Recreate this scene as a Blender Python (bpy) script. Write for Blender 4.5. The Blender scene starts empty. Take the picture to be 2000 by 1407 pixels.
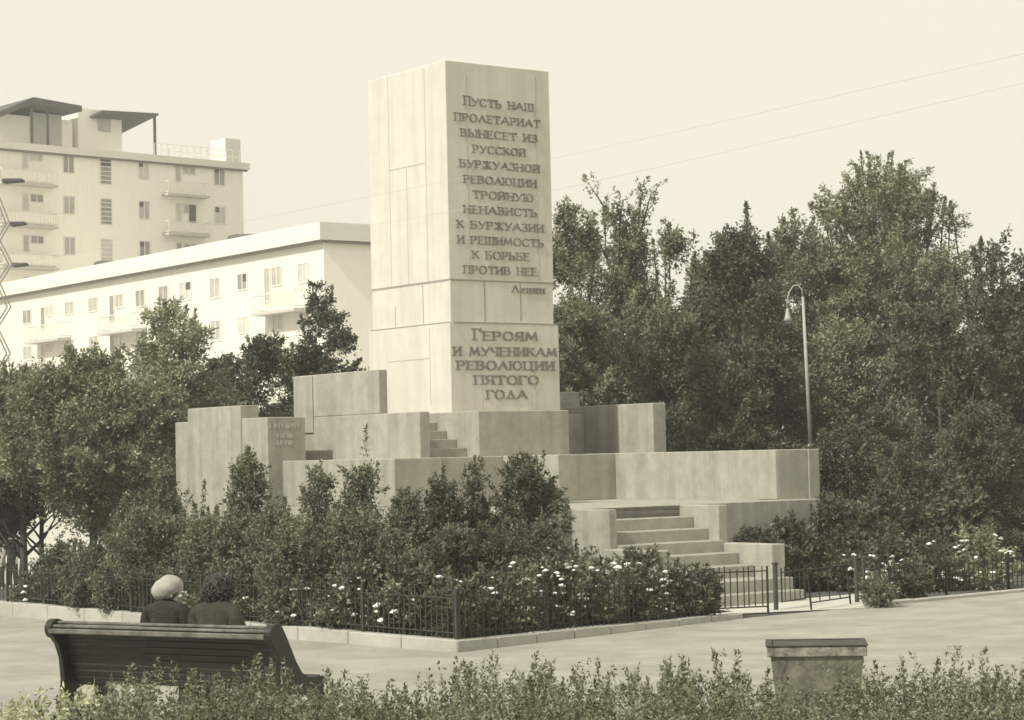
import bpy, bmesh, math, random
import numpy as np
from mathutils import Vector, Matrix

random.seed(7)
RNG = np.random.default_rng(11)
SC = bpy.context.scene
COL = SC.collection
R = math.radians

# ------------------------------------------------------------------ camera
F = 4200.0                 # focal length in pixels of the 2000 px wide photograph
H = 2.2                    # eye height
PITCH = math.atan(186.5 / F)
ROLL = R(1.29)
fw = Vector((0, math.cos(PITCH), math.sin(PITCH)))
r0 = Vector((1, 0, 0))
u0 = Vector((0, -math.sin(PITCH), math.cos(PITCH)))
rt = r0 * math.cos(ROLL) - u0 * math.sin(ROLL)
up = r0 * math.sin(ROLL) + u0 * math.cos(ROLL)
EYE = Vector((0, 0, H))
cam_d = bpy.data.cameras.new('camera')
cam_d.sensor_width = 36
cam_d.lens = 36 * F / 2000
cam_d.clip_end = 3000
cam = bpy.data.objects.new('camera', cam_d)
COL.objects.link(cam)
cam.matrix_world = Matrix(((rt.x, up.x, -fw.x, 0), (rt.y, up.y, -fw.y, 0), (rt.z, up.z, -fw.z, H), (0, 0, 0, 1)))
SC.camera = cam

# ------------------------------------------------------------------ sky, sun, exposure
SUN_DIR = Vector((-0.735, -0.678, 0)).normalized()     # horizontal direction towards the sun
SUN_EL = R(44)
w = bpy.data.worlds.new('World')
SC.world = w
w.use_nodes = True
nt = w.node_tree
nt.nodes.clear()
out = nt.nodes.new('ShaderNodeOutputWorld')
bg = nt.nodes.new('ShaderNodeBackground')
sky = nt.nodes.new('ShaderNodeTexSky')
sky.sky_type = 'NISHITA'
sky.sun_disc = False
sky.sun_elevation = SUN_EL
sky.sun_rotation = math.atan2(SUN_DIR.x, SUN_DIR.y)
sky.air_density = 1.0
sky.dust_density = 4.0
bw = nt.nodes.new('ShaderNodeRGBToBW')
even = nt.nodes.new('ShaderNodeMix')                 # a hazy white sky is far more even than a clear one
even.data_type = 'FLOAT'
even.inputs[0].default_value = 0.75
even.inputs[3].default_value = 11.7
tint = nt.nodes.new('ShaderNodeMix')
tint.data_type = 'RGBA'
tint.blend_type = 'MULTIPLY'
tint.inputs[0].default_value = 1.0
tint.inputs[7].default_value = (1.0, 0.94, 0.80, 1)
nt.links.new(sky.outputs[0], bw.inputs[0])
nt.links.new(bw.outputs[0], even.inputs[2])
nt.links.new(even.outputs[0], tint.inputs[6])
nt.links.new(tint.outputs[2], bg.inputs[0])
bg.inputs[1].default_value = 0.1
nt.links.new(bg.outputs[0], out.inputs[0])

sun_d = bpy.data.lights.new('sun', 'SUN')
sun_d.energy = 4.1
sun_d.angle = R(2.0)
sun_d.color = (1.0, 0.965, 0.88)
sun = bpy.data.objects.new('sun', sun_d)
COL.objects.link(sun)
to_sun = Vector((SUN_DIR.x * math.cos(SUN_EL), SUN_DIR.y * math.cos(SUN_EL), math.sin(SUN_EL)))
sun.rotation_euler = to_sun.to_track_quat('Z', 'Y').to_euler()
sun.location = to_sun * 60
SC.view_settings.view_transform = 'Standard'
SC.view_settings.look = 'None'
SC.view_settings.exposure = 0.0
SC.view_settings.gamma = 1.0
SC.cycles.max_bounces = 6
SC.cycles.filter_width = 1.55        # the print is a little soft
SC.cycles.transparent_max_bounces = 8
SC.cycles.use_denoising = True

# ------------------------------------------------------------------ helpers: points
def ray(px, py):
    return (fw + rt * ((px - 1000) / F) + up * ((703.5 - py) / F))
def at_z(px, py, z):
    d = ray(px, py)
    t = (z - H) / d.z
    return EYE + d * t
def at_depth(px, py, y):
    d = ray(px, py)
    return EYE + d * (y / d.y)
def hor(px):
    return 890.0 - 0.0225 * (px - 1000)
def base_at(px, y, z=0.0):
    """point on level z at image column px, y metres away"""
    py = hor(px) + (H - z) * F / y
    p = at_depth(px, py, y)
    return Vector((p.x, p.y, z))
def top_z(px, py, y):
    return at_depth(px, py, y).z

# ------------------------------------------------------------------ helpers: objects
def put(o, parent=None):
    COL.objects.link(o)
    if parent is not None:
        o.parent = parent
    return o
def empty(name, loc=(0, 0, 0), rz=0.0, label=None, cat=None, group=None):
    o = bpy.data.objects.new(name, None)
    o.location = loc
    o.rotation_euler = (0, 0, rz)
    COL.objects.link(o)
    tag(o, label, cat, group)
    return o
def tag(o, label=None, cat=None, group=None, kind=None):
    if label: o['label'] = label
    if cat: o['category'] = cat
    if group: o['group'] = group
    if kind: o['kind'] = kind
    return o

class MB:
    """collects faces for one mesh"""
    def __init__(s):
        s.v = []; s.f = []
    def quad(s, a, b, c, d):
        n = len(s.v); s.v += [tuple(a), tuple(b), tuple(c), tuple(d)]; s.f.append((n, n+1, n+2, n+3)); return s
    def poly(s, pts):
        n = len(s.v); s.v += [tuple(p) for p in pts]; s.f.append(tuple(range(n, n+len(pts)))); return s
    def hexa(s, p):
        n = len(s.v); s.v += [tuple(q) for q in p]
        for f in ((3,2,1,0),(4,5,6,7),(0,1,5,4),(1,2,6,5),(2,3,7,6),(3,0,4,7)):
            s.f.append(tuple(n+i for i in f))
        return s
    def box(s, x0, x1, y0, y1, z0, z1):
        return s.hexa([(x0,y0,z0),(x1,y0,z0),(x1,y1,z0),(x0,y1,z0),(x0,y0,z1),(x1,y0,z1),(x1,y1,z1),(x0,y1,z1)])
    def prism(s, pts, z0, z1):
        n = len(s.v); k = len(pts)
        s.v += [(p[0],p[1],z0) for p in pts] + [(p[0],p[1],z1) for p in pts]
        s.f.append(tuple(n+i for i in reversed(range(k)))); s.f.append(tuple(n+k+i for i in range(k)))
        for i in range(k):
            j = (i+1) % k
            s.f.append((n+i, n+j, n+k+j, n+k+i))
        return s
    def tube(s, pts, rad, seg=6, cap=True):
        pts = [Vector(p) for p in pts]
        if not isinstance(rad, (list, tuple)): rad = [rad]*len(pts)
        n0 = len(s.v)
        prev = None
        for i, p in enumerate(pts):
            a = pts[max(i-1, 0)]; b = pts[min(i+1, len(pts)-1)]
            t = (b-a).normalized()
            ref = Vector((0,0,1)) if abs(t.z) < 0.95 else Vector((1,0,0))
            x = t.cross(ref).normalized(); y = t.cross(x).normalized()
            if prev is not None and x.dot(prev) < 0: x, y = -x, -y
            prev = x
            for k in range(seg):
                an = 2*math.pi*k/seg
                s.v.append(tuple(p + (x*math.cos(an) + y*math.sin(an))*rad[i]))
        for i in range(len(pts)-1):
            for k in range(seg):
                a = n0+i*seg+k; b = n0+i*seg+(k+1) % seg
                s.f.append((a, b, b+seg, a+seg))
        if cap:
            s.f.append(tuple(n0+k for k in reversed(range(seg))))
            s.f.append(tuple(n0+(len(pts)-1)*seg+k for k in range(seg)))
        return s
    def ball(s, c, rx, ry=None, rz=None, seg=10, rings=7, fn=None):
        ry = rx if ry is None else ry; rz = rx if rz is None else rz
        n0 = len(s.v)
        for i in range(rings+1):
            th = math.pi*i/rings
            for k in range(seg):
                ph = 2*math.pi*k/seg
                d = Vector((math.sin(th)*math.cos(ph), math.sin(th)*math.sin(ph), math.cos(th)))
                q = fn(d) if fn else 1.0
                s.v.append((c[0]+d.x*rx*q, c[1]+d.y*ry*q, c[2]+d.z*rz*q))
        for i in range(rings):
            for k in range(seg):
                a = n0+i*seg+k; b = n0+i*seg+(k+1) % seg
                s.f.append((a, a+seg, b+seg, b))
        return s
    def build(s, name, mat, parent=None, smooth=False, bevel=0.0):
        me = bpy.data.meshes.new(name)
        me.from_pydata(s.v, [], s.f)
        me.update()
        bm = bmesh.new(); bm.from_mesh(me)
        bmesh.ops.recalc_face_normals(bm, faces=bm.faces)
        if smooth:
            for f in bm.faces: f.smooth = True
        bm.to_mesh(me); bm.free()
        me.materials.append(mat)
        o = bpy.data.objects.new(name, me)
        put(o, parent)
        if bevel:
            m = o.modifiers.new('bevel', 'BEVEL'); m.width = bevel; m.segments = 1; m.limit_method = 'ANGLE'
        return o

# ------------------------------------------------------------------ materials
def warm(g, k=1.0):
    """a grey of the sepia print"""
    return (g*1.0, g*(1-0.025*k), g*(1-0.13*k), 1)
def mat(name, g, rough=0.8, var=0.25, scale=6.0, bump=0.0, bscale=60.0, tintk=1.0, streak=0.0, spec=0.3, stain=0.0, dark=None):
    m = bpy.data.materials.new(name); m.use_nodes = True
    t = m.node_tree; b = t.nodes['Principled BSDF']
    b.inputs['Roughness'].default_value = rough
    b.inputs['Specular IOR Level'].default_value = spec
    tc = t.nodes.new('ShaderNodeTexCoord')
    n1 = t.nodes.new('ShaderNodeTexNoise'); n1.inputs['Scale'].default_value = scale; n1.inputs['Detail'].default_value = 10; n1.inputs['Roughness'].default_value = .74
    t.links.new(tc.outputs['Object'], n1.inputs['Vector'])
    rp = t.nodes.new('ShaderNodeValToRGB')
    rp.color_ramp.elements[0].position = .28; rp.color_ramp.elements[1].position = .72
    rp.color_ramp.elements[0].color = warm(g*(1-var), tintk); rp.color_ramp.elements[1].color = warm(min(g*(1+var), .92), tintk)
    t.links.new(n1.outputs['Fac'], rp.inputs[0])
    cur = rp.outputs[0]
    if streak or stain:
        mp = t.nodes.new('ShaderNodeMapping')
        mp.inputs['Scale'].default_value = (3.2, 3.2, .22) if streak else (.5, .5, .5)
        t.links.new(tc.outputs['Object'], mp.inputs['Vector'])
        n2 = t.nodes.new('ShaderNodeTexNoise'); n2.inputs['Scale'].default_value = 1.6; n2.inputs['Detail'].default_value = 5
        t.links.new(mp.outputs[0], n2.inputs['Vector'])
        r2 = t.nodes.new('ShaderNodeValToRGB')
        k = streak or stain
        r2.color_ramp.elements[0].position = .35; r2.color_ramp.elements[1].position = .62
        r2.color_ramp.elements[0].color = (1-k, 1-k, 1-k, 1); r2.color_ramp.elements[1].color = (1, 1, 1, 1)
        t.links.new(n2.outputs['Fac'], r2.inputs[0])
        mx = t.nodes.new('ShaderNodeMix'); mx.data_type = 'RGBA'; mx.blend_type = 'MULTIPLY'; mx.inputs[0].default_value = 1
        t.links.new(cur, mx.inputs[6]); t.links.new(r2.outputs[0], mx.inputs[7])
        cur = mx.outputs[2]
    t.links.new(cur, b.inputs['Base Color'])
    if bump:
        n3 = t.nodes.new('ShaderNodeTexNoise'); n3.inputs['Scale'].default_value = bscale; n3.inputs['Detail'].default_value = 4
        t.links.new(tc.outputs['Object'], n3.inputs['Vector'])
        bp = t.nodes.new('ShaderNodeBump'); bp.inputs['Strength'].default_value = bump; bp.inputs['Distance'].default_value = .02
        t.links.new(n3.outputs['Fac'], bp.inputs['Height']); t.links.new(bp.outputs[0], b.inputs['Normal'])
    return m
def leaf_mat(name, lo, hi, tr=0.20, tintk=1.65):
    m = bpy.data.materials.new(name); m.use_nodes = True
    t = m.node_tree; b = t.nodes['Principled BSDF']; o = t.nodes['Material Output']
    b.inputs['Roughness'].default_value = .5; b.inputs['Specular IOR Level'].default_value = .35
    ge = t.nodes.new('ShaderNodeNewGeometry')
    tc = t.nodes.new('ShaderNodeTexCoord')
    n = t.nodes.new('ShaderNodeTexNoise'); n.inputs['Scale'].default_value = 1.7; n.inputs['Detail'].default_value = 3
    t.links.new(tc.outputs['Object'], n.inputs['Vector'])
    ad = t.nodes.new('ShaderNodeMath'); ad.operation = 'MULTIPLY_ADD'; ad.inputs[1].default_value = .55; 
    t.links.new(ge.outputs['Random Per Island'], ad.inputs[0])
    sc = t.nodes.new('ShaderNodeMath'); sc.operation = 'MULTIPLY_ADD'; sc.inputs[1].default_value = .9; sc.inputs[2].default_value = -.2
    t.links.new(n.outputs['Fac'], sc.inputs[0]); t.links.new(sc.outputs[0], ad.inputs[2])
    rp = t.nodes.new('ShaderNodeValToRGB')
    def gc(g): return (g*.98, g*1.0, g*(1-.22*tintk), 1)
    rp.color_ramp.elements[0].color = gc(lo); rp.color_ramp.elements[1].color = gc(hi)
    rp.color_ramp.elements[0].position = .1; rp.color_ramp.elements[1].position = .9
    t.links.new(ad.outputs[0], rp.inputs[0]); t.links.new(rp.outputs[0], b.inputs['Base Color'])
    tl = t.nodes.new('ShaderNodeBsdfTranslucent'); t.links.new(rp.outputs[0], tl.inputs['Color'])
    mx = t.nodes.new('ShaderNodeMixShader'); mx.inputs[0].default_value = tr
    t.links.new(b.outputs[0], mx.inputs[1]); t.links.new(tl.outputs[0], mx.inputs[2]); t.links.new(mx.outputs[0], o.inputs['Surface'])
    return m

M = dict(
    pillar=mat('pale_plaster', .63, .8, .08, 1.6, .25, 40, streak=.10, tintk=1.2),
    stone=mat('grey_granite', .36, .85, .22, 3.0, .35, 70, streak=.19, tintk=1.4),
    step=mat('step_stone', .33, .85, .22, 4, .4, 60, tintk=1.4),
    joint=mat('mortar_joint', .33, .9, .2),
    letter=mat('incised_letter', .21, .8, .2),
    pale_letter=mat('pale_letter', .42, .8, .1),
    path=mat('path_surface', .345, .92, .17, 1.6, .7, 60, stain=.14, tintk=1.2),
    soil=mat('soil_and_grass', .09, .95, .45, 3, .8, 30, tintk=1.1),
    kerb=mat('kerb_stone', .41, .85, .14, 5, .3, 60, stain=.12),
    entry=mat('entry_paving', .50, .9, .10, 2, .3, 60),
    iron=mat('black_iron', .028, .55, .3, 10, tintk=2.4),
    sunlit_iron=mat('sunlit_tone_iron', .05, .6, .3, 10),  # lighter copy of the iron, sunlight put into the colour
    rust=mat('rusty_iron', .06, .8, .4, 8),
    bench=mat('dark_bench_paint', .018, .42, .6, 3, .25, 40, spec=.4, tintk=2.6),
    bench_top=mat('pale_bench_paint', .12, .5, .8, 5, .3, 40, spec=.4, tintk=1.6),  # top rails paler than the rest of the bench
    lamp=mat('pale_lamp_paint', .36, .5, .15, 6),
    bwall=mat('white_building_wall', .93, .9, .02, .6, streak=.05),
    bwall2=mat('white_wall_shade_lift', .92, .9, .02, .6, streak=.03),  # lighter white offsetting the end wall's shade; also on a roof room
    bfront=mat('sunlit_front_dimmed', .70, .9, .04, .5, streak=.05),  # same white lowered to offset strong sun on the long front
    bband=mat('roof_band', .70, .9, .06, .5),
    bdark=mat('dark_roof_sheet', .10, .8, .3, 1),
    cornice_shade=mat('cornice_shadow_strip', .20, .8, .15, 1),
    frame=mat('window_frame', .72, .7, .08),
    pane=mat('window_glass', .42, .15, .25, .8, spec=.6),  # pale base colour stands in for reflected sky and distance haze
    pane_curtain=mat('curtained_glass', .55, .2, .3, 1.5, spec=.6),
    pane_dark=mat('dim_glass', .27, .15, .4, .8, spec=.6),
    dpane=mat('open_window', .07, .3, .3, .8),
    rail=mat('balcony_rail', .72, .7, .2),
    slab=mat('balcony_slab', .50, .8, .15),
    mast=mat('mast_metal', .30, .6, .2),
    wire=mat('wire_metal', .45, .6, .1),
    bark=mat('bark', .07, .9, .4, 8, .8, 25),
    pbark=mat('pale_bark', .26, .9, .35, 8, .6, 25),
    skin=mat('skin', .38, .6, .06, 8, tintk=1.4),
    coat=mat('dark_coat', .026, .9, .4, 9, .6, 30, tintk=2),
    coat2=mat('charcoal_coat', .042, .9, .4, 9, .6, 30, tintk=2),
    scarf=mat('pale_knit_hat', .36, .9, .18, 10, .45, 120),
    hair=mat('dark_hair', .05, .6, .5, 25, .8, 60),
    hair2=mat('grey_brown_hair', .08, .6, .5, 25, .8, 60),
    pale_cloth=mat('pale_cloth', .40, .9, .1),
    bin=mat('weathered_bin', .19, .75, .75, 7, .5, 30, stain=.5, tintk=2),
    bin_rim=mat('worn_bin_rim', .20, .7, .95, 9, .4, 30, tintk=1.6),
    petal=mat('white_petal', .82, .7, .05, tintk=.5),
    leafA=leaf_mat('leaf_tree', .045, .40, .26),
    leafB=leaf_mat('leaf_dark', .022, .20),
    leafC=leaf_mat('leaf_pale', .10, .46),
    leafD=leaf_mat('leaf_shrub', .028, .28),
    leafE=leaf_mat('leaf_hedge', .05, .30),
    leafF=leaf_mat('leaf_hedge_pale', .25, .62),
    needle=leaf_mat('needle_dark', .030, .16, tr=.1),
)

# ------------------------------------------------------------------ ground
def gz(x, y):
    a = min(max((y - 33) / 24, 0), 1); b = min(max((-x - 7.5) / 5, 0), 1)
    return -1.05 * a * b
C0 = at_z(893, 1275, 0); CL = at_z(0, 1203, 0); CR = at_z(1452, 1208, 0); CRR = at_z(1970, 1158, 0)
dl = (CL - C0).normalized(); dr = (CR - C0).normalized(); drr = (CRR - CR).normalized()
def make_ground():
    xs = [-900, -300, -120, -60] + [-40 + i*2.5 for i in range(33)] + [60, 120, 300, 900]
    ys = [-300, -60, -10, 0] + [5 + i*2.5 for i in range(33)] + [110, 150, 200, 400, 1500]
    v = [(x, y, gz(x, y) - .012) for y in ys for x in xs]
    nx = len(xs)
    f = [(j*nx+i, j*nx+i+1, (j+1)*nx+i+1, (j+1)*nx+i) for j in range(len(ys)-1) for i in range(nx-1)]
    b = MB(); b.v = v; b.f = f
    tag(b.build('ground', M['soil']), kind='structure')
make_ground()
def sheet(name, pts, z, m):
    b = MB(); b.poly([(p[0], p[1], z) for p in pts])
    return tag(b.build(name, m), kind='structure')
far_l = C0 + dl * 14; far_r = CR + drr * 40
sheet('path', [(-45, 12.9), (45, 12.9), (far_r.x + 20, far_r.y), (far_r.x, far_r.y), (CRR.x, CRR.y), (CR.x, CR.y), (C0.x, C0.y), (far_l.x, far_l.y), (-45, far_l.y)], 0.0, M['path'])

# kerbs
def kerb_run(name, a, b, h0, h1, wd, inward, m, nst):
    """a row of kerb stones with fine joints"""
    k = MB(); L = (b - a).length; d = (b - a).normalized(); n = inward
    for i in range(nst):
        s0 = i*L/nst + .006; s1 = (i+1)*L/nst - .006
        jj = random.uniform(-.006, .006)
        for_h = lambda s: h0 + (h1-h0)*s/L + jj
        P = [a+d*s0, a+d*s1, a+d*s1+n*wd, a+d*s0+n*wd]
        hs = [for_h(s0), for_h(s1), for_h(s1), for_h(s0)]
        k.hexa([(p.x, p.y, -.06) for p in P] + [(p.x, p.y, z) for p, z in zip(P, hs)])
    o = k.build(name, m, bevel=.01)
    tag(o, kind='structure')
nl = Vector((-dl.y, dl.x, 0)); nl = nl if nl.y > 0 else -nl
nr = Vector((-dr.y, dr.x, 0)); nr = nr if nr.y > 0 else -nr
nrr = Vector((-drr.y, drr.x, 0)); nrr = nrr if nrr.y > 0 else -nrr
kerb_run('kerb', C0, C0 + dl*14, .135, .24, .16, nl, M['kerb'], 14)
kerb_run('kerb', C0 + nl*.0 + dr*.005, CR, .135, .07, .16, nr, M['kerb'], 8)
KR2 = at_z(1700, 1186, 0)
kerb_run('kerb', KR2, KR2 + drr*14, .05, .05, .14, nrr, M['kerb'], 14)

# ------------------------------------------------------------------ monument
A = R(36.5)
U = Vector((math.cos(A), math.sin(A), 0)); V = Vector((-math.sin(A), math.cos(A), 0))
P0 = at_depth(882, 803, 38.5); Z2 = P0.z - .03; ORG = Vector((P0.x, P0.y, 0))
HP = 1.39; Z1 = 2.2
def hitv(px, v, py=890):      # u where image column px meets the plane v
    d = ray(px, py); o = EYE - ORG
    t = (v - o.dot(V)) / d.dot(V)
    return (o + d*t).dot(U)
def hitu(px, u, py=890):      # v where image column px meets the plane u
    d = ray(px, py); o = EYE - ORG
    t = (u - o.dot(U)) / d.dot(U)
    return (o + d*t).dot(V)
def zF(px, py, v):
    d = ray(px, py); o = EYE - ORG
    t = (v - o.dot(V)) / d.dot(V)
    return H + d.z*t
def zL(px, py, u):
    d = ray(px, py); o = EYE - ORG
    t = (u - o.dot(U)) / d.dot(U)
    return H + d.z*t
mon = empty('monument', ORG, A, 'tall inscribed stone pillar on stepped granite terraces with walls and two flights of steps', 'monument')
def mbox(name, u0, u1, v0, v1, z0, z1, m='stone', parent=mon, bevel=.012):
    return MB().box(u0, u1, v0, v1, z0, z1).build(name, M[m], parent, bevel=bevel)

W = hitv(1095, 0, 803); D = hitu(721, 0, 740)
ZM = zF(884, 630, 0); ZN = zF(879, 546, .05); ZT = zF(868, 117, .05)
I = .06
lowb = mbox('pillar_base', 0, W, 0, D, Z2 - .5, ZM, 'pillar')
band = mbox('pillar_band', I, W - I*1.1, I, D - I, ZM, ZN, 'pillar')
shaft = mbox('pillar_shaft', I - .012, W - I*1.1 + .012, I - .012, D - I, ZN, ZT, 'pillar')

def joints(name, parent, segF, segL, vF, uL):
    """mortar joints, raised 3 mm on the two faces: pixel segments"""
    e = .004; k = 0
    for (x0, y0, x1, y1, wd) in segF:
        b = MB()
        a = (hitv(x0, vF, y0), zF(x0, y0, vF)); c = (hitv(x1, vF, y1), zF(x1, y1, vF)); k += 1; ee = e + k*.0003
        if abs(a[1]-c[1]) > abs(a[0]-c[0]): b.box((a[0]+c[0])/2 - wd/2, (a[0]+c[0])/2 + wd/2, vF-ee, vF+.01, min(a[1], c[1]), max(a[1], c[1]))
        else: b.box(min(a[0], c[0]), max(a[0], c[0]), vF-ee, vF+.01, (a[1]+c[1])/2 - wd/2, (a[1]+c[1])/2 + wd/2)
        b.build(name, M['joint'], parent)
    for (x0, y0, x1, y1, wd) in segL:
        b = MB()
        a = (hitu(x0, uL, y0), zL(x0, y0, uL)); c = (hitu(x1, uL, y1), zL(x1, y1, uL)); k += 1; ee = e + k*.0003
        if abs(a[1]-c[1]) > abs(a[0]-c[0]): b.box(uL-ee, uL+.01, (a[0]+c[0])/2 - wd/2, (a[0]+c[0])/2 + wd/2, min(a[1], c[1]), max(a[1], c[1]))
        else: b.box(uL-ee, uL+.01, min(a[0], c[0]), max(a[0], c[0]), (a[1]+c[1])/2 - wd/2, (a[1]+c[1])/2 + wd/2)
        b.build(name, M['joint'], parent)
sF = I - .012
jm = M['joint']
M['joint'] = mat('faint_joint', .50, .9, .1)
joints('masonry_joint', shaft, [(913, 145, 913, 543, .022), (1046, 150, 1050, 548, .022)], [(758, 150, 764, 560, .022), (828, 135, 836, 552, .022), (759, 332, 829, 320, .022), (793, 330, 799, 555, .018)], sF, sF)
joints('masonry_joint', lowb, [(939, 640, 941, 800, .018), (1043, 640, 1046, 800, .022)], [(838, 640, 842, 790, .022), (757, 707, 838, 700, .02)], 0, 0)
M['joint'] = jm
joints('masonry_joint', band, [(946, 551, 947, 627, .03), (1016, 553, 1017, 628, .03), (881, 547.5, 1080, 552.5, .035)], [(826, 556, 827, 634, .02), (772, 600, 773, 642, .015), (728, 568, 877, 547, .022)], I, I)
joints('masonry_joint', lowb, [(886, 631.5, 1088, 632.5, .028)], [(724, 644, 883, 630.5, .015)], 0, 0)

# ---- lettering: a broad-nib alphabet (thick uprights, thin cross strokes)
G = {
 'А': (.86, [((0,0),(.43,1)), ((.43,1),(.86,0)), ((.16,.33),(.70,.33))]),
 'Б': (.68, [((.08,0),(.08,1)), ((.08,1),(.62,1)), ((.08,.56),(.45,.56)), ((.45,.56),(.62,.42)), ((.62,.42),(.62,.14)), ((.62,.14),(.45,0)), ((.45,0),(.08,0))]),
 'В': (.68, [((.08,0),(.08,1)), ((.08,1),(.42,1)), ((.42,1),(.56,.88)), ((.56,.88),(.56,.66)), ((.56,.66),(.44,.54)), ((.08,.54),(.46,.54)), ((.46,.54),(.62,.4)), ((.62,.4),(.62,.14)), ((.62,.14),(.46,0)), ((.46,0),(.08,0))]),
 'Г': (.60, [((.08,0),(.08,1)), ((.08,1),(.58,1)), ((.58,1),(.58,.82))]),
 'Д': (.86, [((.14,.0),(.43,1)), ((.43,1),(.74,0)), ((0,0),(.86,0))]),
 'Е': (.62, [((.08,0),(.08,1)), ((.08,1),(.58,1)), ((.08,.52),(.46,.52)), ((.08,0),(.6,0))]),
 'Ж': (1.0, [((.5,0),(.5,1)), ((.05,1),(.5,.5)), ((.95,1),(.5,.5)), ((.05,0),(.5,.5)), ((.95,0),(.5,.5))]),
 'З': (.60, [((.04,.9),(.2,1)), ((.2,1),(.4,1)), ((.4,1),(.52,.86)), ((.52,.86),(.52,.66)), ((.52,.66),(.36,.53)), ((.2,.53),(.38,.53)), ((.38,.53),(.56,.4)), ((.56,.4),(.56,.14)), ((.56,.14),(.4,0)), ((.4,0),(.18,0)), ((.18,0),(.02,.12))]),
 'И': (.76, [((.08,0),(.08,1)), ((.68,0),(.68,1)), ((.08,.12),(.68,.88))]),
 'Й': (.76, [((.08,0),(.08,.96)), ((.68,0),(.68,.96)), ((.08,.12),(.68,.84)), ((.24,1.08),(.52,1.08))]),
 'К': (.76, [((.08,0),(.08,1)), ((.10,.48),(.66,1)), ((.28,.62),(.72,0))]),
 'Л': (.80, [((.04,0),(.40,1)), ((.40,1),(.76,0))]),
 'М': (.98, [((.06,0),(.18,1)), ((.18,1),(.49,.15)), ((.49,.15),(.80,1)), ((.80,1),(.92,0))]),
 'Н': (.76, [((.08,0),(.08,1)), ((.68,0),(.68,1)), ((.08,.52),(.68,.52))]),
 'О': (.84, [((.26,0),(.06,.26)), ((.06,.26),(.06,.74)), ((.06,.74),(.26,1)), ((.26,1),(.56,1)), ((.56,1),(.78,.74)), ((.78,.74),(.78,.26)), ((.78,.26),(.56,0)), ((.56,0),(.26,0))]),
 'П': (.76, [((.08,0),(.08,1)), ((.68,0),(.68,1)), ((.08,1),(.68,1))]),
 'Р': (.66, [((.08,0),(.08,1)), ((.08,1),(.44,1)), ((.44,1),(.60,.86)), ((.60,.86),(.60,.60)), ((.60,.60),(.44,.46)), ((.44,.46),(.08,.46))]),
 'С': (.74, [((.70,.80),(.54,1)), ((.54,1),(.26,1)), ((.26,1),(.06,.74)), ((.06,.74),(.06,.26)), ((.06,.26),(.26,0)), ((.26,0),(.54,0)), ((.54,0),(.70,.18))]),
 'Т': (.74, [((.37,0),(.37,1)), ((.02,1),(.72,1)), ((.03,1),(.03,.82)), ((.71,1),(.71,.82))]),
 'У': (.76, [((.04,1),(.40,.42)), ((.74,1),(.28,0)), ((.28,0),(.10,.02))]),
 'Ц': (.82, [((.08,0),(.08,1)), ((.66,0),(.66,1)), ((.08,0),(.78,0)), ((.78,0),(.78,-.2))]),
 'Ч': (.70, [((.08,1),(.08,.62)), ((.08,.62),(.22,.48)), ((.22,.48),(.62,.48)), ((.62,0),(.62,1))]),
 'Ш': (1.04, [((.08,0),(.08,1)), ((.52,0),(.52,1)), ((.96,0),(.96,1)), ((.08,0),(.96,0))]),
 'Ь': (.66, [((.08,0),(.08,1)), ((.08,.54),(.44,.54)), ((.44,.54),(.6,.4)), ((.6,.4),(.6,.14)), ((.6,.14),(.44,0)), ((.44,0),(.08,0))]),
 'Ы': (.94, [((.08,0),(.08,1)), ((.08,.54),(.38,.54)), ((.38,.54),(.52,.4)), ((.52,.4),(.52,.14)), ((.52,.14),(.38,0)), ((.38,0),(.08,0)), ((.86,0),(.86,1))]),
 'Ю': (1.06, [((.08,0),(.08,1)), ((.08,.52),(.38,.52)), ((.54,0),(.38,.26)), ((.38,.26),(.38,.74)), ((.38,.74),(.54,1)), ((.54,1),(.80,1)), ((.80,1),(.98,.74)), ((.98,.74),(.98,.26)), ((.98,.26),(.80,0)), ((.80,0),(.54,0))]),
 'Я': (.68, [((.60,0),(.60,1)), ((.60,1),(.24,1)), ((.24,1),(.08,.86)), ((.08,.86),(.08,.62)), ((.08,.62),(.24,.48)), ((.24,.48),(.60,.48)), ((.32,.48),(.04,0))]),
 # small letters of the signature
 'л': (.60, [((.04,0),(.30,.66)), ((.30,.66),(.56,0))]), 'е': (.5, [((.06,.34),(.44,.34)), ((.44,.34),(.40,.6)), ((.40,.6),(.14,.62)), ((.14,.62),(.06,.34)), ((.06,.34),(.14,.04)), ((.14,.04),(.44,.06))]),
 'н': (.56, [((.08,0),(.08,.66)), ((.48,0),(.48,.66)), ((.08,.34),(.48,.34))]), 'и': (.56, [((.08,0),(.08,.66)), ((.48,0),(.48,.66)), ((.08,.06),(.48,.6))]),
}
def hull(pts):
    pts = sorted(set(pts))
    def half(ps):
        h = []
        for p in ps:
            while len(h) >= 2 and (h[-1][0]-h[-2][0])*(p[1]-h[-2][1]) - (h[-1][1]-h[-2][1])*(p[0]-h[-2][0]) <= 0: h.pop()
            h.append(p)
        return h
    a = half(pts); b = half(pts[::-1])
    return a[:-1] + b[:-1]
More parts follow.
